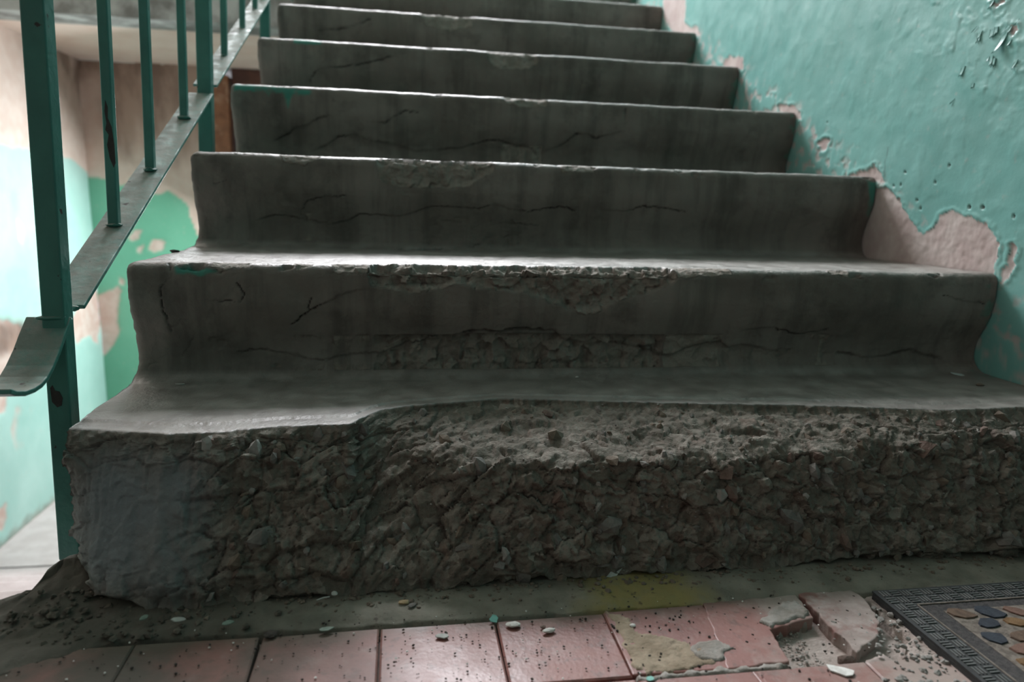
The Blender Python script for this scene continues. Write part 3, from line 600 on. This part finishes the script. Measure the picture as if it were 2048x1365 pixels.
    r = .012; edge = r-np.sqrt(np.clip(r*r-np.clip(r-X, 0, r)**2, 0, None))  # rounded free end
    ragged = .002*fbm(S*60, S*0+n, sd_+51)+.0025*fbm(S*25, S*0+n*3.3, sd_+53)
    disp = disp - cut - relief - edge*smooth(z0-.152, z0-.12, Zp)
    P = np.stack([X + ragged*smooth(.03, 0, X), Yp + disp*nrm[:, 0], Zp + disp*nrm[:, 1]], -1)
    paint = np.zeros(X.shape)
    for poly in PAINT.get(n, []): paint = np.maximum(paint, smooth(-.002, .002, poly_sd(X+.004*fbm(X*60, H*60, 3), H+.004*fbm(X*60, H*60, 4), poly)))
    paint = np.maximum(paint, smooth(.35, .5, fbm(X*18, S*18, sd_+61)+.25*smooth(.05, 0, XR-X))*smooth(.035, .0, XR-X)*front*.7)
    patch = 0*X
    cap = np.array([(0, prof[-1, 0], z0-.17), (0, prof[0, 0], z0-.17)])
    o = grid('step', P, CONC, attrs=dict(tread=np.clip(up*(1-chip), 0, 1), chip=chip, paint=paint, patch=patch, crack=crack, fresh_lit=fresh_lit), cap=cap, flip=True)
    own(o, stairs)
def make_first_step():
    f = .0017
    xs = np.concatenate([np.linspace(.003, .02, 10), seq(.02, (XR-.003, f))[1:]])
    ex, ey = zip(*EDGE); bx, by = zip(*BASE)
    E = np.interp(xs, ex, ey)
    ker = np.hanning(7); ker /= ker.sum(); E = np.convolve(np.pad(E, 3, 'edge'), ker, 'valid')
    E = E + .0040*fbm(xs*55, xs*0, 7) + .0022*perlin(xs*190, xs*0+3, 8)
    B = np.interp(xs, bx, by) + .006*fbm(xs*20, xs*0, 9)
    mid = smooth(.25, .42, xs)                                          # the deep break starts here and runs to the wall
    ys_ = np.where(mid > 0, (1-mid)*(E-.018)+mid*np.interp(xs, [.3, .45, .7, .95, 1.2], [.385, .372, .368, .382, .385]), E-.018)
    zs_ = (1-mid)*.122 + mid*np.interp(xs, [.3, .45, .7, .95, 1.2], [.112, .113, .112, .120, .122])
    ys_ = np.minimum(ys_, E-.012)
    nt = 46; nf = 150; nb = 5
    rows = []
    for i in range(nt):                                                  # tread, from the back to the broken edge
        t = (i/nt)**.6; rows.append(np.stack([.66+(E-.66)*t, np.full_like(xs, .15)-.0015*(t > .9)], -1))
    pts = np.stack([np.stack([E, 0*E+.1485], -1), np.stack([E-.006, 0*E+.141], -1), np.stack([.5*(E+ys_), .5*(.141+zs_)+.003], -1), np.stack([ys_, zs_], -1),
                    np.stack([.45*ys_+.55*B+.004, .52*zs_], -1), np.stack([B+.004, 0*B+.016], -1), np.stack([B+.012, 0*B+.008], -1), np.stack([B+.016, 0*B-.012], -1)], 0)
    seglen = np.linalg.norm(np.diff(pts, axis=0), axis=-1).mean(1); cum = np.concatenate([[0], np.cumsum(seglen)])/seglen.sum()
    for i in range(nf):
        t = i/(nf-1); j = min(np.searchsorted(cum, t, 'right')-1, len(pts)-2); u = (t-cum[j])/(cum[j+1]-cum[j])
        p0, p1, p2, p3 = pts[max(j-1, 0)], pts[j], pts[j+1], pts[min(j+2, len(pts)-1)]
        lin = p1+(p2-p1)*u
        cr = .5*(2*p1+(p2-p0)*u+(2*p0-5*p1+4*p2-p3)*u*u+(3*p1-p0-3*p2+p3)*u**3)
        rows.append(.4*lin+.6*cr)
    G = np.stack(rows, 1); X = np.broadcast_to(xs[:, None], G.shape[:2]); Y, Z = G[..., 0], G[..., 1]
    face = np.zeros(G.shape[1]); face[nt:] = 1
    L = np.concatenate([np.zeros((len(xs), 1)), np.cumsum(np.hypot(np.diff(Y, axis=1), np.diff(Z, axis=1)), 1)], 1)
    T = L - L[:, nt:nt+1]                                                # distance below the broken edge
    P = np.stack([X, Y, Z], -1); du = np.gradient(P, axis=0); dv = np.gradient(P, axis=1)
    N = np.cross(du, dv); N /= np.linalg.norm(N, axis=-1, keepdims=True)+1e-12; N = np.where(N[..., 1:2]-N[..., 2:3] > 0, -N, N)
    for _ in range(14):
        N[1:-1] = (N[:-2]+2*N[1:-1]+N[2:])/4; N[:, 1:-1] = (N[:, :-2]+2*N[:, 1:-1]+N[:, 2:])/4
    N /= np.linalg.norm(N, axis=-1, keepdims=True)+1e-12
    m = smooth(0, .006, T)
    sm = np.exp(-((X-.075)/.070)**4)*np.exp(-((Z-.075)/.058)**4)          # smoother spot near the post, tinted with the painted haze
    rough = m*(1-.86*sm)
    wx = X+.010*fbm(X*20, T*20, 3, 2); wt = T+.010*fbm(X*20, T*20, 5, 2)
    f1, b1 = facets(wx*21+.3*wt*21, wt*32, 11, 1.8); f2, b2 = facets(wx*52, wt*70+wx*20, 21, 1.9); f3, b3 = facets(wx*120, wt*150, 31, 1.8)
    big = fbm(X*9, T*11, 51)
    disp = rough*(.0075*big + .0064*f1 + .0056*f2 + .0030*f3 + .0016*fbm(X*110, T*110, 61) + .0004*perlin(X*430, T*430, 63))
    disp -= rough*(.0028*smooth(.10, .0, b1) + .0012*smooth(.12, 0, b2))
    disp *= (.45+.55*smooth(0, .03, T))*(1-.5*smooth(.55, .85, N[..., 2]))
    disp -= m*.010*smooth(.030, .012, Z)*smooth(-.2, .3, fbm(X*10, X*0, 71)+.15)*smooth(.9, .7, X)   # hollow along the foot
    disp += (1-m)*(.0009*fbm(X*14, Y*14, 81)+.0004*fbm(X*70, Y*70, 83))
    P = P + N*disp[..., None]
    P[..., 2] = np.minimum(P[..., 2], .1505+.001*fbm(X*20, Y*20, 4))
    rag = .006*fbm(Z*30+Y*12, Z*0, 91)+.003*fbm(Z*90+Y*60, Z*0, 93)
    P[..., 0] += rag*smooth(.03, -.004, X)
    chip = np.broadcast_to(face, X.shape)*smooth(0, .002, T)
    light = smooth(.15, .45, fbm(X*11, T*11, 95))*m
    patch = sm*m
    cap = np.array([(0, .33, -.02), (0, .66, -.02)])
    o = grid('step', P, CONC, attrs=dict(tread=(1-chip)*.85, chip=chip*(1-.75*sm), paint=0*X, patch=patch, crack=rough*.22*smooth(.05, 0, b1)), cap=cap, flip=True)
    own(o, stairs); o['label'] = 'broken first step with exposed rubble'
    # loose and half-buried stones of the break
    rnd = random.Random(5); meshes = [rock_mesh('stone', 40+i, 1, .3) for i in range(10)]
    variants = {}
    for i in range(330):
        a = rnd.randrange(20, len(xs)-10); b = rnd.randrange(nt+6, nt+nf-14)
        if sm[a, b] > .25 or (xs[a] < .28 and T[a, b] < .01): continue
        r = rnd.choice((.0035, .0045, .0055, .0055, .007, .009, .0115)); mi = rnd.choice((0, 0, 0, 1, 1, 1, 2, 3)); k = (rnd.randrange(10), mi)
        if k not in variants:
            me = meshes[k[0]].copy(); me.materials.clear(); me.materials.append(STONES[mi]); variants[k] = me
        s = bpy.data.objects.new('stone', variants[k]); col.objects.link(s); s.parent = o
        p = P[a, b]; nn = N[a, b]
        s.location = Vector(p) - Vector(nn)*r*.25; s.scale = (r*1.3, r, r)
        s.rotation_euler = (rnd.uniform(0, 6), rnd.uniform(0, 6), rnd.uniform(0, 6))
    return P, N, T
P1, N1, T1 = make_first_step()
make_step(2, .0017); make_step(3, .0019)
for n in (4, 5): make_step(n, .0028)
for n in (6, 7, 8, 9): make_step(n, .0045)
o = pyd('soffit', [(x, y, z) for x in (.004, XR) for (y, z) in ((.34, -.05), (.66, .0), (3.0, 1.17), (3.0, 1.04), (.75, -.12))],
        [(0, 1, 2, 3, 4), (9, 8, 7, 6, 5)] + [(i, 5+i, 5+(i+1) % 5, (i+1) % 5) for i in range(5)], CONC); own(o, stairs)

# ---------------------------------------------------------------- landing floor with tiles
floor = tag(empty('floor', (0, 0, 0)), kind='structure')
xs = seq(XL, (-.05, .03), (1.0, .005), (XR, .02)); ys = seq(-1.7, (.02, .06), (.30, .004), (.36, .004))
X, Y = np.meshgrid(xs, ys, indexing='ij')
Z = -.0115 + .0016*fbm(X*30, Y*30, 3)+.0010*fbm(X*120, Y*120, 5)
o = grid('mortar_bed', np.stack([X, Y, Z], -1), BED, floor)
box('landing_slab', XL, XR, -1.7, .335, -.20, -.016, LIME, floor)
# cement strip and dirt between the tiles and the stairs, rising into a crumbled mound at the open corner
xs = seq(XL, (-.12, .03), (-.03, .004), (XR, .0028)); vs = np.linspace(0, 1, 46)
X = np.broadcast_to(xs[:, None], (len(xs), 46)); fr = .2705+.004*fbm(xs*30, xs*0, 3)+.003*fbm(xs*90, xs*0, 5)-.05*smooth(.10, -.03, xs)-.04*smooth(.82, .95, xs)
bk = np.interp(xs, [XL, -.06, -.035, -.018, -.009, .0, .03, .05], [.336, .338, .342, .352, .382, .404, .42, .40])+(.006*fbm(xs*60, xs*0, 2)+.004*fbm(xs*150, xs*0, 6))*smooth(.02, -.02, xs)
Y = fr[:, None]+(bk-fr)[:, None]*vs
Z = -.001+.0035*smooth(0, .12, vs)[None, :]+.0022*fbm(X*28, Y*28, 7)+.0012*fbm(X*110, Y*110, 9)+0*X
Z = Z + .006*smooth(.30, .05, X)*smooth(.1, .6, vs)[None, :]*(.6+fbm(X*25, Y*25, 13))
fc, _ = facets(X*60, Y*60, 15, 1.5); Z = Z + .014*np.exp(-((X-.012)/.030)**2)*smooth(.30, .39, Y)*(1+.30*fc) + .003*fc*smooth(.06, -.03, X)
Z = np.where(vs[None, :] > .985, -.05, Z)
Z[:, 0] = -.014
o = grid('cement_strip', np.stack([X, Y, Z], -1), STRIP, floor)
# tiles, 10 cm square, one object each
tiles = {}
def tile_mesh(w, d, k):
    key = (round(w, 3), round(d, 3), k)
    if key not in tiles:
        r = random.Random(k+7); b = .0016; j = lambda: r.uniform(-.0012, .0012)
        q = [(-w/2+j(), -d/2+j()), (w/2+j(), -d/2+j()), (w/2+j(), d/2+j()), (-w/2+j(), d/2+j())]
        v = [(x, y, -.013) for x, y in q]+[(x, y, -.0012) for x, y in q]+[(x-math.copysign(b, x), y-math.copysign(b, y), 0) for x, y in q]
        f = [(0, 3, 2, 1), (8, 9, 10, 11)]+[(i, (i+1) % 4, 4+(i+1) % 4, 4+i) for i in range(4)]+[(4+i, 4+(i+1) % 4, 8+(i+1) % 4, 8+i) for i in range(4)]
        me = bpy.data.meshes.new('tile'); me.from_pydata(v, [], f); me.update(); me.materials.append(TILE); tiles[key] = me
    return tiles[key]
rnd = random.Random(11)
rows_ = [(.178, .268)]+[(.172-.104*i-.102, .172-.104*i) for i in range(9)]
for ri, (ya, yb) in enumerate(rows_):
    for ci in range(-14, 10):
        xa = .313+.104*ci; xb = xa+.1025
        if xa < XL-.02 or xb > XR+.02: continue
        if ri == 0 and ci in (3, 4, 5, 6, 7, 8): continue                     # broken tiles beside the mat are cut below
        if ri == 1 and ci in (5, 6): continue
        o = bpy.data.objects.new('tile', tile_mesh(xb-xa, yb-ya, rnd.randrange(6))); col.objects.link(o); o.parent = floor
        o.location = ((xa+xb)/2, (ya+yb)/2, rnd.uniform(-.0008, .0006)); o.rotation_euler = (rnd.uniform(-.006, .006), rnd.uniform(-.006, .006), rnd.uniform(-.006, .006))
prism('tile', [(.520, .178), (.604, .176), (.622, .271), (.5215, .269)], -.013, .0004, TILE, floor, .0012)
def jagged(poly, seed, amp=.0016, step=.006):
    q = random.Random(seed); out = []
    for (ax, ay), (bx, by_) in zip(poly, poly[1:]+poly[:1]):
        n = max(1, int(math.hypot(bx-ax, by_-ay)/step))
        for i in range(n): out.append((ax+(bx-ax)*i/n+q.uniform(-amp, amp)*(i > 0), ay+(by_-ay)*i/n+q.uniform(-amp, amp)*(i > 0)))
    return out
prism('tile', jagged(TILE_V, 3, .0010), -.013, .0010, TILE, floor, .0012)
o = prism('tile', jagged(TILE_W, 5, .0018), -.013, .0014, PLASTER, floor, .0012); o['label'] = 'tile smeared with pale plaster'
prism('tile', [(.835, .178), (.835, .07), (.98, .07), (.98, .178)], -.013, -.004, TILE, floor, .0012)
prism('tile', [(.733, .160), (.775, .170), (.782, .150), (.760, .128), (.735, .135)], -.013, -.001, TILE, floor, .001)
prism('tile', [(.622, .172), (.700, .170), (.728, .150), (.728, .072), (.626, .070)], -.013, -.0005, TILE, floor, .0012)
def patch_mesh(nm, poly, h, mat, seed, z=0.0):
    xs_, ys_ = zip(*poly); a0, a1, b0, b1 = min(xs_)-.004, max(xs_)+.004, min(ys_)-.004, max(ys_)+.004
    gx = seq(a0, (a1, .0022)); gy = seq(b0, (b1, .0022)); X, Y = np.meshgrid(gx, gy, indexing='ij')
    sd = poly_sd(X+.006*fbm(X*70, Y*70, seed), Y+.006*fbm(X*70, Y*70, seed+3), poly)
    fc, _ = facets(X*130, Y*130, seed+5, 1.4)
    Z = z-.016+smooth(-.0025, .003, sd)*(h+.016+.0012*fc+.0010*fbm(X*120, Y*120, seed+7))
    return grid(nm, np.stack([X, Y, Z], -1), mat, floor)
for i, (poly, h, m) in enumerate(zip(MORTAR_OUTLINES, (.0012, .0022, .0030, .0010, .0005, .0008), (SANDY, MORTAR, MORTAR, MORTAR, PLASTER, BED))):
    patch_mesh('mortar_patch', poly, h, m, 200+i*20, -.004 if i > 3 else 0)
patch_mesh('mortar_patch', [(.79, .272), (.86, .272), (1.0, .27), (1.0, .10), (.80, .09), (.765, .175), (.79, .20)], -.0008, BED, 400, -.0008)

# ---------------------------------------------------------------- railing
rail = tag(empty('stair_railing', (-.02, .46, 0)), 'green painted iron stair railing with square posts and flat bottom bar', 'railing')
RX = -.033
LEAN = .028
def bar_z(y): return .340+.508*(y-.664)
def square(nm, x, y, z0, z1, w, dep=None):
    dep = dep or w
    v = [(a+LEAN*(c-z0), b, c) for a, b, c in box_v(x-w/2, x+w/2, y-dep/2, y+dep/2, z0, z1)]
    o = pyd(nm, v, BOXF, IRON); m = o.modifiers.new('bevel', 'BEVEL'); m.width = .0018; m.segments = 3; return own(o, rail)
square('post', -.0265, .461, -.013, 1.13, .0215)
square('post', -.033, 1.125, .40, 1.46, .0245)
square('post', -.033, 1.78, .74, 1.80, .0245)
square('post', -.033, 2.42, 1.06, 2.12, .0245)
bal = None
def by(i): return [.664, .813, .997, 1.309, 1.501, 1.662, 1.93, 2.09, 2.25][i]
for i in range(9):
    y = by(i); o = square('baluster', RX, y, bar_z(y)-.002, bar_z(y)+.83, .0125)
    bead = link(rock_mesh('weld_bead', 300+i, 2, .10), 'weld_bead', IRON); bead.scale = (.0098, .0095, .0065); bead.location = (RX, y-.001, bar_z(y)+.001); bead.parent = o
own(sweep('bottom_bar', [(RX, y, bar_z(y)) for y in np.linspace(.505, 1.112, 8)], .043, .005, IRON), rail)
own(sweep('bottom_bar', [(RX, y, bar_z(y)+.004) for y in np.linspace(1.142, 1.764, 8)], .043, .005, IRON), rail)
own(sweep('bottom_bar', [(RX, y, bar_z(y)+.004) for y in np.linspace(1.797, 2.404, 8)], .043, .005, IRON), rail)
# the curled start of the bottom bar, in front of the first post
cp = [(-.028, y, z) for y, z in ((.462, .254), (.445, .239), (.431, .2255), (.415, .213), (.4016, .205), (.390, .2015), (.377, .2005), (.362, .2015), (.347, .2055), (.338, .210))]
own(sweep('bar_end_scroll', cp[::-1], .043, .005, IRON), rail)
own(sweep('handrail', [(RX, y, bar_z(y)+.835) for y in np.linspace(.40, 2.5, 6)], .045, .022, mat_plain('brown_handrail', (.07, .03, .018), (.10, .045, .028), 12, .4, .0005)), rail)
b = link(rock_mesh('weld_bead', 331, 2, .12), 'weld_bead', IRON); b.scale = (.014, .005, .005); b.location = (-.022, .452, .2540); own(b, rail)
b = link(rock_mesh('weld_bead', 332, 2, .12), 'weld_bead', IRON); b.scale = (.010, .006, .005); b.location = (-.022, .500, .257); own(b, rail)
# bare, blackened metal where the paint has come off
BARE = mat_plain('blackened_metal', (.012, .011, .010), (.026, .022, .019), 120, .7, .0005)
for own_i, y, pts in ((0, .664-.00635, [(-.0300, .494), (-.0275, .486), (-.0285, .472), (-.0248, .462), (-.0232, .440), (-.0235, .418), (-.0262, .412), (-.0300, .424), (-.0318, .440), (-.0290, .452), (-.0325, .458), (-.0305, .466), (-.0318, .480)]),
                      (-1, .461-.01085, [(-.0280, .181), (-.0255, .184), (-.0235, .178), (-.0195, .177), (-.0170, .170), (-.0185, .162), (-.0230, .160), (-.0275, .166)])):
    v = [(x, y, z) for x, z in pts]+[(x, y-.0002, z) for x, z in pts]; n = len(pts)
    o = pyd('bare_patch', v, [tuple(range(n)), tuple(range(n, 2*n))[::-1]]+[(i, (i+1) % n, n+(i+1) % n, n+i) for i in range(n)], BARE)
    o.parent = [c for c in rail.children if c.name.split('.')[0] == ('baluster' if own_i == 0 else 'post')][0]

# ---------------------------------------------------------------- door mat
mat_o = tag(empty('doormat', (.99, -.03, .001)), 'rubber-edged doormat with cobblestone print lying by the broken tiles', 'doormat')
MX0, MX1, MY0, MY1, BW = .8005, 1.180, -.335, .2655, .0285
own(box('backing', MX0, MX1, MY0, MY1, -.003, .0045, RUBBER, None, .0015), mat_o)
own(boxes('rubber_border', [(MX0, MX0+BW, MY0, MY1, .0045, .0068), (MX1-BW, MX1, MY0, MY1, .0045, .0068), (MX0+BW, MX1-BW, MY1-BW, MY1, .0045, .0068), (MX0+BW, MX1-BW, MY0, MY0+BW, .0045, .0068)], RUBBER), mat_o)
lst = []; c = .0118
def weave(cx, cy, odd):
    for j in (-1, 0, 1):
        if odd: lst.append((cx-.0045, cx+.0045, cy+j*.0034-.0007, cy+j*.0034+.0007, .0067, .0078))
        else: lst.append((cx+j*.0034-.0007, cx+j*.0034+.0007, cy-.0045, cy+.0045, .0067, .0078))
ny = int((MY1-MY0-.004)/c); nx = int((MX1-MX0-.004)/c)
for i in range(ny):
    for j in (0, 1):
        weave(MX0+.0083+j*c, MY1-.0075-i*c, (i+j) % 2); weave(MX1-.0083-j*c, MY1-.0075-i*c, (i+j) % 2)
for i in range(2, nx-1):
    for j in (0, 1):
        weave(MX0+.0075+i*c, MY1-.0083-j*c, (i+j) % 2); weave(MX0+.0075+i*c, MY0+.0083+j*c, (i+j) % 2)
o = own(boxes('border_relief', lst, RELIEF), mat_o); o['kind'] = 'stuff'
own(boxes('inner_bead', [(MX0+BW-.001, MX0+BW+.0006, MY0+BW, MY1-BW, .0045, .0076), (MX0+BW, MX1-BW, MY1-BW-.0006, MY1-BW+.001, .0045, .0076)], PEBM['l']), mat_o)
# pile field
gx = seq(MX0+BW, (1.0, .0022), (MX1-BW, .006)); gy = seq(MY0+BW, (.08, .006), (MY1-BW, .0022)); X, Y = np.meshgrid(gx, gy, indexing='ij')
own(grid('pile', np.stack([X, Y, .0062+.0007*np.random.RandomState(3).rand(*X.shape)], -1), PILE), mat_o)
# printed flagstones raised over a cream ground, with a dark band round them
pr = random.Random(21)
own(box('print_ground', MX0+BW+.018, MX1-BW-.018, MY0+BW+.018, MY1-BW-.012, .0060, .0070, PEBM['l']), mat_o)
row = 0; yy = MY1-BW-.021
while yy > MY0+BW+.026:
    xx = MX0+BW+.032+(.013 if row % 2 else 0)
    while xx < MX1-BW-.026:
        a0 = pr.uniform(-.5, .3); rx, ry = pr.uniform(.0125, .0170), pr.uniform(.0080, .0102); ca, sa = math.cos(a0), math.sin(a0); n = 8
        rr = [1+pr.uniform(-.30, .10) for _ in range(n)]; ox, oy = pr.uniform(-.002, .002), pr.uniform(-.002, .002)
        pts = [(xx+ox+rx*rr[i]*math.cos(i*math.tau/n)*ca-ry*rr[i]*math.sin(i*math.tau/n)*sa, yy+oy+rx*rr[i]*math.cos(i*math.tau/n)*sa+ry*rr[i]*math.sin(i*math.tau/n)*ca) for i in range(n)]
        own(prism('flagstone', pts, .0064, .0084, PEBM[pr.choice('obbrnnob')], None, 0, .08), mat_o)
        xx += .0285
    yy -= .0185; row += 1

# ---------------------------------------------------------------- loose things on floor and treads
def flake(name, x, y, z, poly, th, mat, label, cat, rot=0, tilt=(0, 0), s=1.0):
    import bmesh
    n = len(poly); v = [(a*s, b*s, .0) for a, b in poly]+[(a*s, b*s, th) for a, b in poly]
    v = [(a, b, c+ (a*a+b*b)*6) for a, b, c in v]
    f = [tuple(range(n))[::-1], tuple(range(n, 2*n))]+[(i, (i+1) % n, n+(i+1) % n, n+i) for i in range(n)]
    o = pyd(name, v, f, mat); o.location = (x, y, z); o.rotation_euler = (tilt[0], tilt[1], rot); return tag(o, label, cat)
def chip_poly(seed, n=9, r=.007, asp=.6):
    q = random.Random(seed); return [(r*(1+q.uniform(-.3, .3))*math.cos(i*math.tau/n), asp*r*(1+q.uniform(-.3, .3))*math.sin(i*math.tau/n)) for i in range(n)]
def lump(name, x, y, z, r, mat, label, cat, seed, flat=.6, asp=1.3, rot=0):
    o = link(rock_mesh(name, seed, 2, .16), name, mat); o.scale = (r*asp, r, r*flat); o.location = (x, y, z+r*flat*.45); o.rotation_euler = (0, 0, rot); return tag(o, label, cat)
d = DEB
lump('plaster_chip', *d['white_a'], .001, .0052, WHITEP, 'crumbly white plaster chip on red tile, left of the two white ones', 'plaster chip', 401, .45, 1.4)
lump('plaster_chip', *d['white_b'], .001, .0042, WHITEP, 'small oblong white plaster chip on red tile beside a pinkish crumb', 'plaster chip', 402, .6, 1.4, .2)
lump('plaster_chip', *d['pinkchip'], .001, .0024, STONES[2], 'tiny pinkish crumb next to oblong white plaster chip', 'crumb', 403)
flake('paint_flake', *d['pale_a'], .0010, chip_poly(4, 9, .0058, .55), .0010, PALEP, 'pale grey paint flake on the middle red tile', 'paint flake', .1)
flake('paint_flake', *d['teal_a'], .0020, chip_poly(5, 9, .0042, .9), .0007, TEALP, 'bright teal paint flake on the cement strip edge', 'paint flake', .5, (.5, .1))
flake('paint_flake', *d['green_a'], .0030, chip_poly(6, 9, .0065, .42), .0008, GREENP, 'long dull green paint flake at the edge of the tiles', 'paint flake', .2)
flake('plaster_shard', *d['leaf'], .0050, [(-.009, -.002), (-.004, -.003), (.0, -.0045), (.003, -.002), (.010, .004), (.011, .005), (.004, .002), (.001, .0005), (-.003, .003), (-.0045, .0015)], .0012, PALEP, 'forked pale shard leaning against foot of the broken step', 'shard', .15, (1.0, 0))
tw = tag(empty('twig', (*d['twig'], .010)), 'grey twig with a lump at its end at foot of step', 'twig')
o = sweep('stem', [(0, .000, 0), (0, .006, .0010), (0, .013, .0004)], .0014, .0012, PALEP); o.parent = tw; o.rotation_euler = (0, 0, 2.0)
o = link(rock_mesh('knot', 410, 2, .2), 'knot', PALEP); o.parent = tw; o.scale = (.0040, .0028, .0028); o.location = (.004, .002, .0015)
lump('rubble_chunk', *d['beige'], .003, .0045, BEIGEP, 'beige rubble chunk on the cement strip below the step', 'rubble', 411, .5, 1.5)
lump('rubble_chunk', *d['beige2'], .003, .0034, STONES[0], 'small grey rubble chunk just right of the beige one', 'rubble', 412, .6, 1.6, .7)
flake('paint_flake', *d['tread_flake'], .1510, chip_poly(8, 10, .010, .5), .0008, mat_plain('pale_blue_flake', (.42, .52, .52), (.52, .61, .60), 200, .6, .0004), 'pale blue paint flake on the first tread near the teal wall', 'paint flake', -.4, (.1, .1))
lump('pebble', *d['tread_peb'], .150, .0045, STONES[1], 'brown pebble on the first tread near the teal wall', 'pebble', 415, .7)
lump('plaster_speck', d['tread_speck'][0], d['tread_speck'][1]-.004, .1515, .0019, WHITEP, 'single bright white speck at foot of second riser', 'crumb', 416, .8)
lump('dirt_crumb', *d['crumb'], .300, .0042, DARKP, 'dark crumb on the second tread near its free end', 'crumb', 417, .8, 1.5)
flake('plaster_flake', *d['white_t2'], .1505, chip_poly(9, 8, .0055, .4), .0008, PALEP, 'pale flake on the first tread near its free end', 'flake', .0)
for kk, lb, rt, mt in (('grey_a', 'crumpled grey flake in the dirt left of the step foot', .3, PALEP), ('grey_b', 'dull green flake in the dirt just left of the tiles', .9, GREENP), ('grey_c', 'small green-grey flake furthest left in the dirt', 1.4, GREENP)):
    flake('paint_flake', *d[kk], .0085, chip_poly(len(lb), 8, .0055, .5), .0008, mt, lb, 'paint flake', rt, (.25, .2))
lump('rubble_chunk', *d['dark'], .000, .0060, DARKP, 'dark chunk stuck in the gap at the tile corner', 'rubble', 420, .6)
lump('tile_fragment', *d['red_cube'], -.008, .0060, STONES[2], 'red cube-shaped tile fragment in the hole of missing tile', 'tile fragment', 421, .9)
flake('plaster_flake', *d['white_c'], .0006, chip_poly(11, 10, .0115, .45), .0012, WHITEP, 'long white plaster flake on tile in front of the hole', 'plaster flake', -.5)
lump('plaster_chip', *d['white_d'], .001, .0026, WHITEP, 'tiny white crumb on the sandy mortar patch', 'crumb', 423)
flake('paint_flake', *d['teal_b'], .0014, chip_poly(12, 8, .0035, .8), .0007, TEALP, 'tiny teal paint flake on mortar at front edge of tiles', 'paint flake', .4)
# uncountable grit: floor crumbs and gravel by the mat
def scatter(name, pts, mat, label, cat, parent=None):
    v = []; f = []; r = random.Random(77)
    t_ = (1+5**.5)/2; base = [Vector(p).normalized() for p in ((-1, t_, 0), (1, t_, 0), (-1, -t_, 0), (1, -t_, 0), (0, -1, t_), (0, 1, t_), (0, -1, -t_), (0, 1, -t_), (t_, 0, -1), (t_, 0, 1), (-t_, 0, -1), (-t_, 0, 1))]
    tri = ((0, 11, 5), (0, 5, 1), (0, 1, 7), (0, 7, 10), (0, 10, 11), (1, 5, 9), (5, 11, 4), (11, 10, 2), (10, 7, 6), (7, 1, 8), (3, 9, 4), (3, 4, 2), (3, 2, 6), (3, 6, 8), (3, 8, 9), (4, 9, 5), (2, 4, 11), (6, 2, 10), (8, 6, 7), (9, 8, 1))
    for x, y, z, s in pts:
        n = len(v); a = r.uniform(0, 6); ca, sa = math.cos(a), math.sin(a); k = [r.uniform(.65, 1.25) for _ in range(12)]
        v += [(x+s*k[i]*(p[0]*ca-p[1]*sa), y+s*k[i]*(p[0]*sa+p[1]*ca), z+s*.7*k[i]*p[2]) for i, p in enumerate(base)]
        f += [(n+a_, n+b_, n+c_) for a_, b_, c_ in tri]
    return tag(pyd(name, v, f, mat), label, cat, kind='stuff')
r = random.Random(9)
scatter('dark_grit', [(r.uniform(-.05, .80), r.triangular(.02, .33, .25), .001, r.choice((.0006, .0007, .0008, 0.0010, .0012, .0015))) for _ in range(800)], DARKP, 'dark grit scattered over the red tiles and cement strip', 'grit')
scatter('pale_grit', [(r.uniform(0, .80), r.triangular(.02, .33, .28), .001, r.choice((.0006, .0008, .0011))) for _ in range(130)], WHITEP, 'pale plaster grit scattered over the floor', 'grit')
pts = []
for _ in range(420):
    t = r.random(); x = .775+.025*r.gauss(0, 1)+.0; y = .10+.15*t
    if x < .799: pts.append((x, y, .0, r.choice((.0010, .0014, .0018, .0025, .0035))))
scatter('grey_gravel', pts[::2], STONES[3], 'grey gravel lying between the broken tile and doormat', 'gravel')
pts = []
for _ in range(150): pts.append((r.uniform(.655, .70), r.uniform(.178, .232), -.009, r.choice((.0008, .0012, .002))))
scatter('mortar_crumbs', pts, MORTAR, 'mortar crumbs inside the hole of the missing tile', 'crumbs')
pts = []
for _ in range(360):
    x = r.triangular(-.12, .22, -.01); y = r.uniform(.27, .345); h = .004+.016*math.exp(-((x-.012)/.035)**2)*max(0, min(1, (y-.29)/.06))
    if x < -.02: y = r.uniform(.26, .331)
    elif x < .01: y = r.uniform(.29, .35)
    pts.append((x, y, h-.001, r.choice((.0012, .0015, .002, .0028, .0042))))
SOIL = mat_plain('dark_soil', (.060, .053, .042), (.105, .093, .074), 90, .95, .001)
scatter('soil_clods', pts, SOIL, 'dark crumbled soil heaped at the open corner of the step', 'soil')
scatter('rubble_crumbs', [(r.uniform(.12, 1.15), .325-abs(r.gauss(0, .013)), .003, r.choice((.0008, .0011, .0015, .0022, .0030))) for _ in range(420)], STONES[1], 'brown rubble crumbs fallen along the foot of the broken step', 'crumbs')
# straw and grit on the broken first step
pts = []
for _ in range(260):
    a = r.randrange(150, P1.shape[0]-5); b = r.randrange(48, 150)
    if N1[a, b][2] > .35: p = P1[a, b]; pts.append((p[0], p[1], p[2]+.0006, r.choice((.0007, .001, .0014))))
scatter('rubble_grit', pts, STONES[3], 'pale grit lying on the rubble of the broken first step', 'grit')
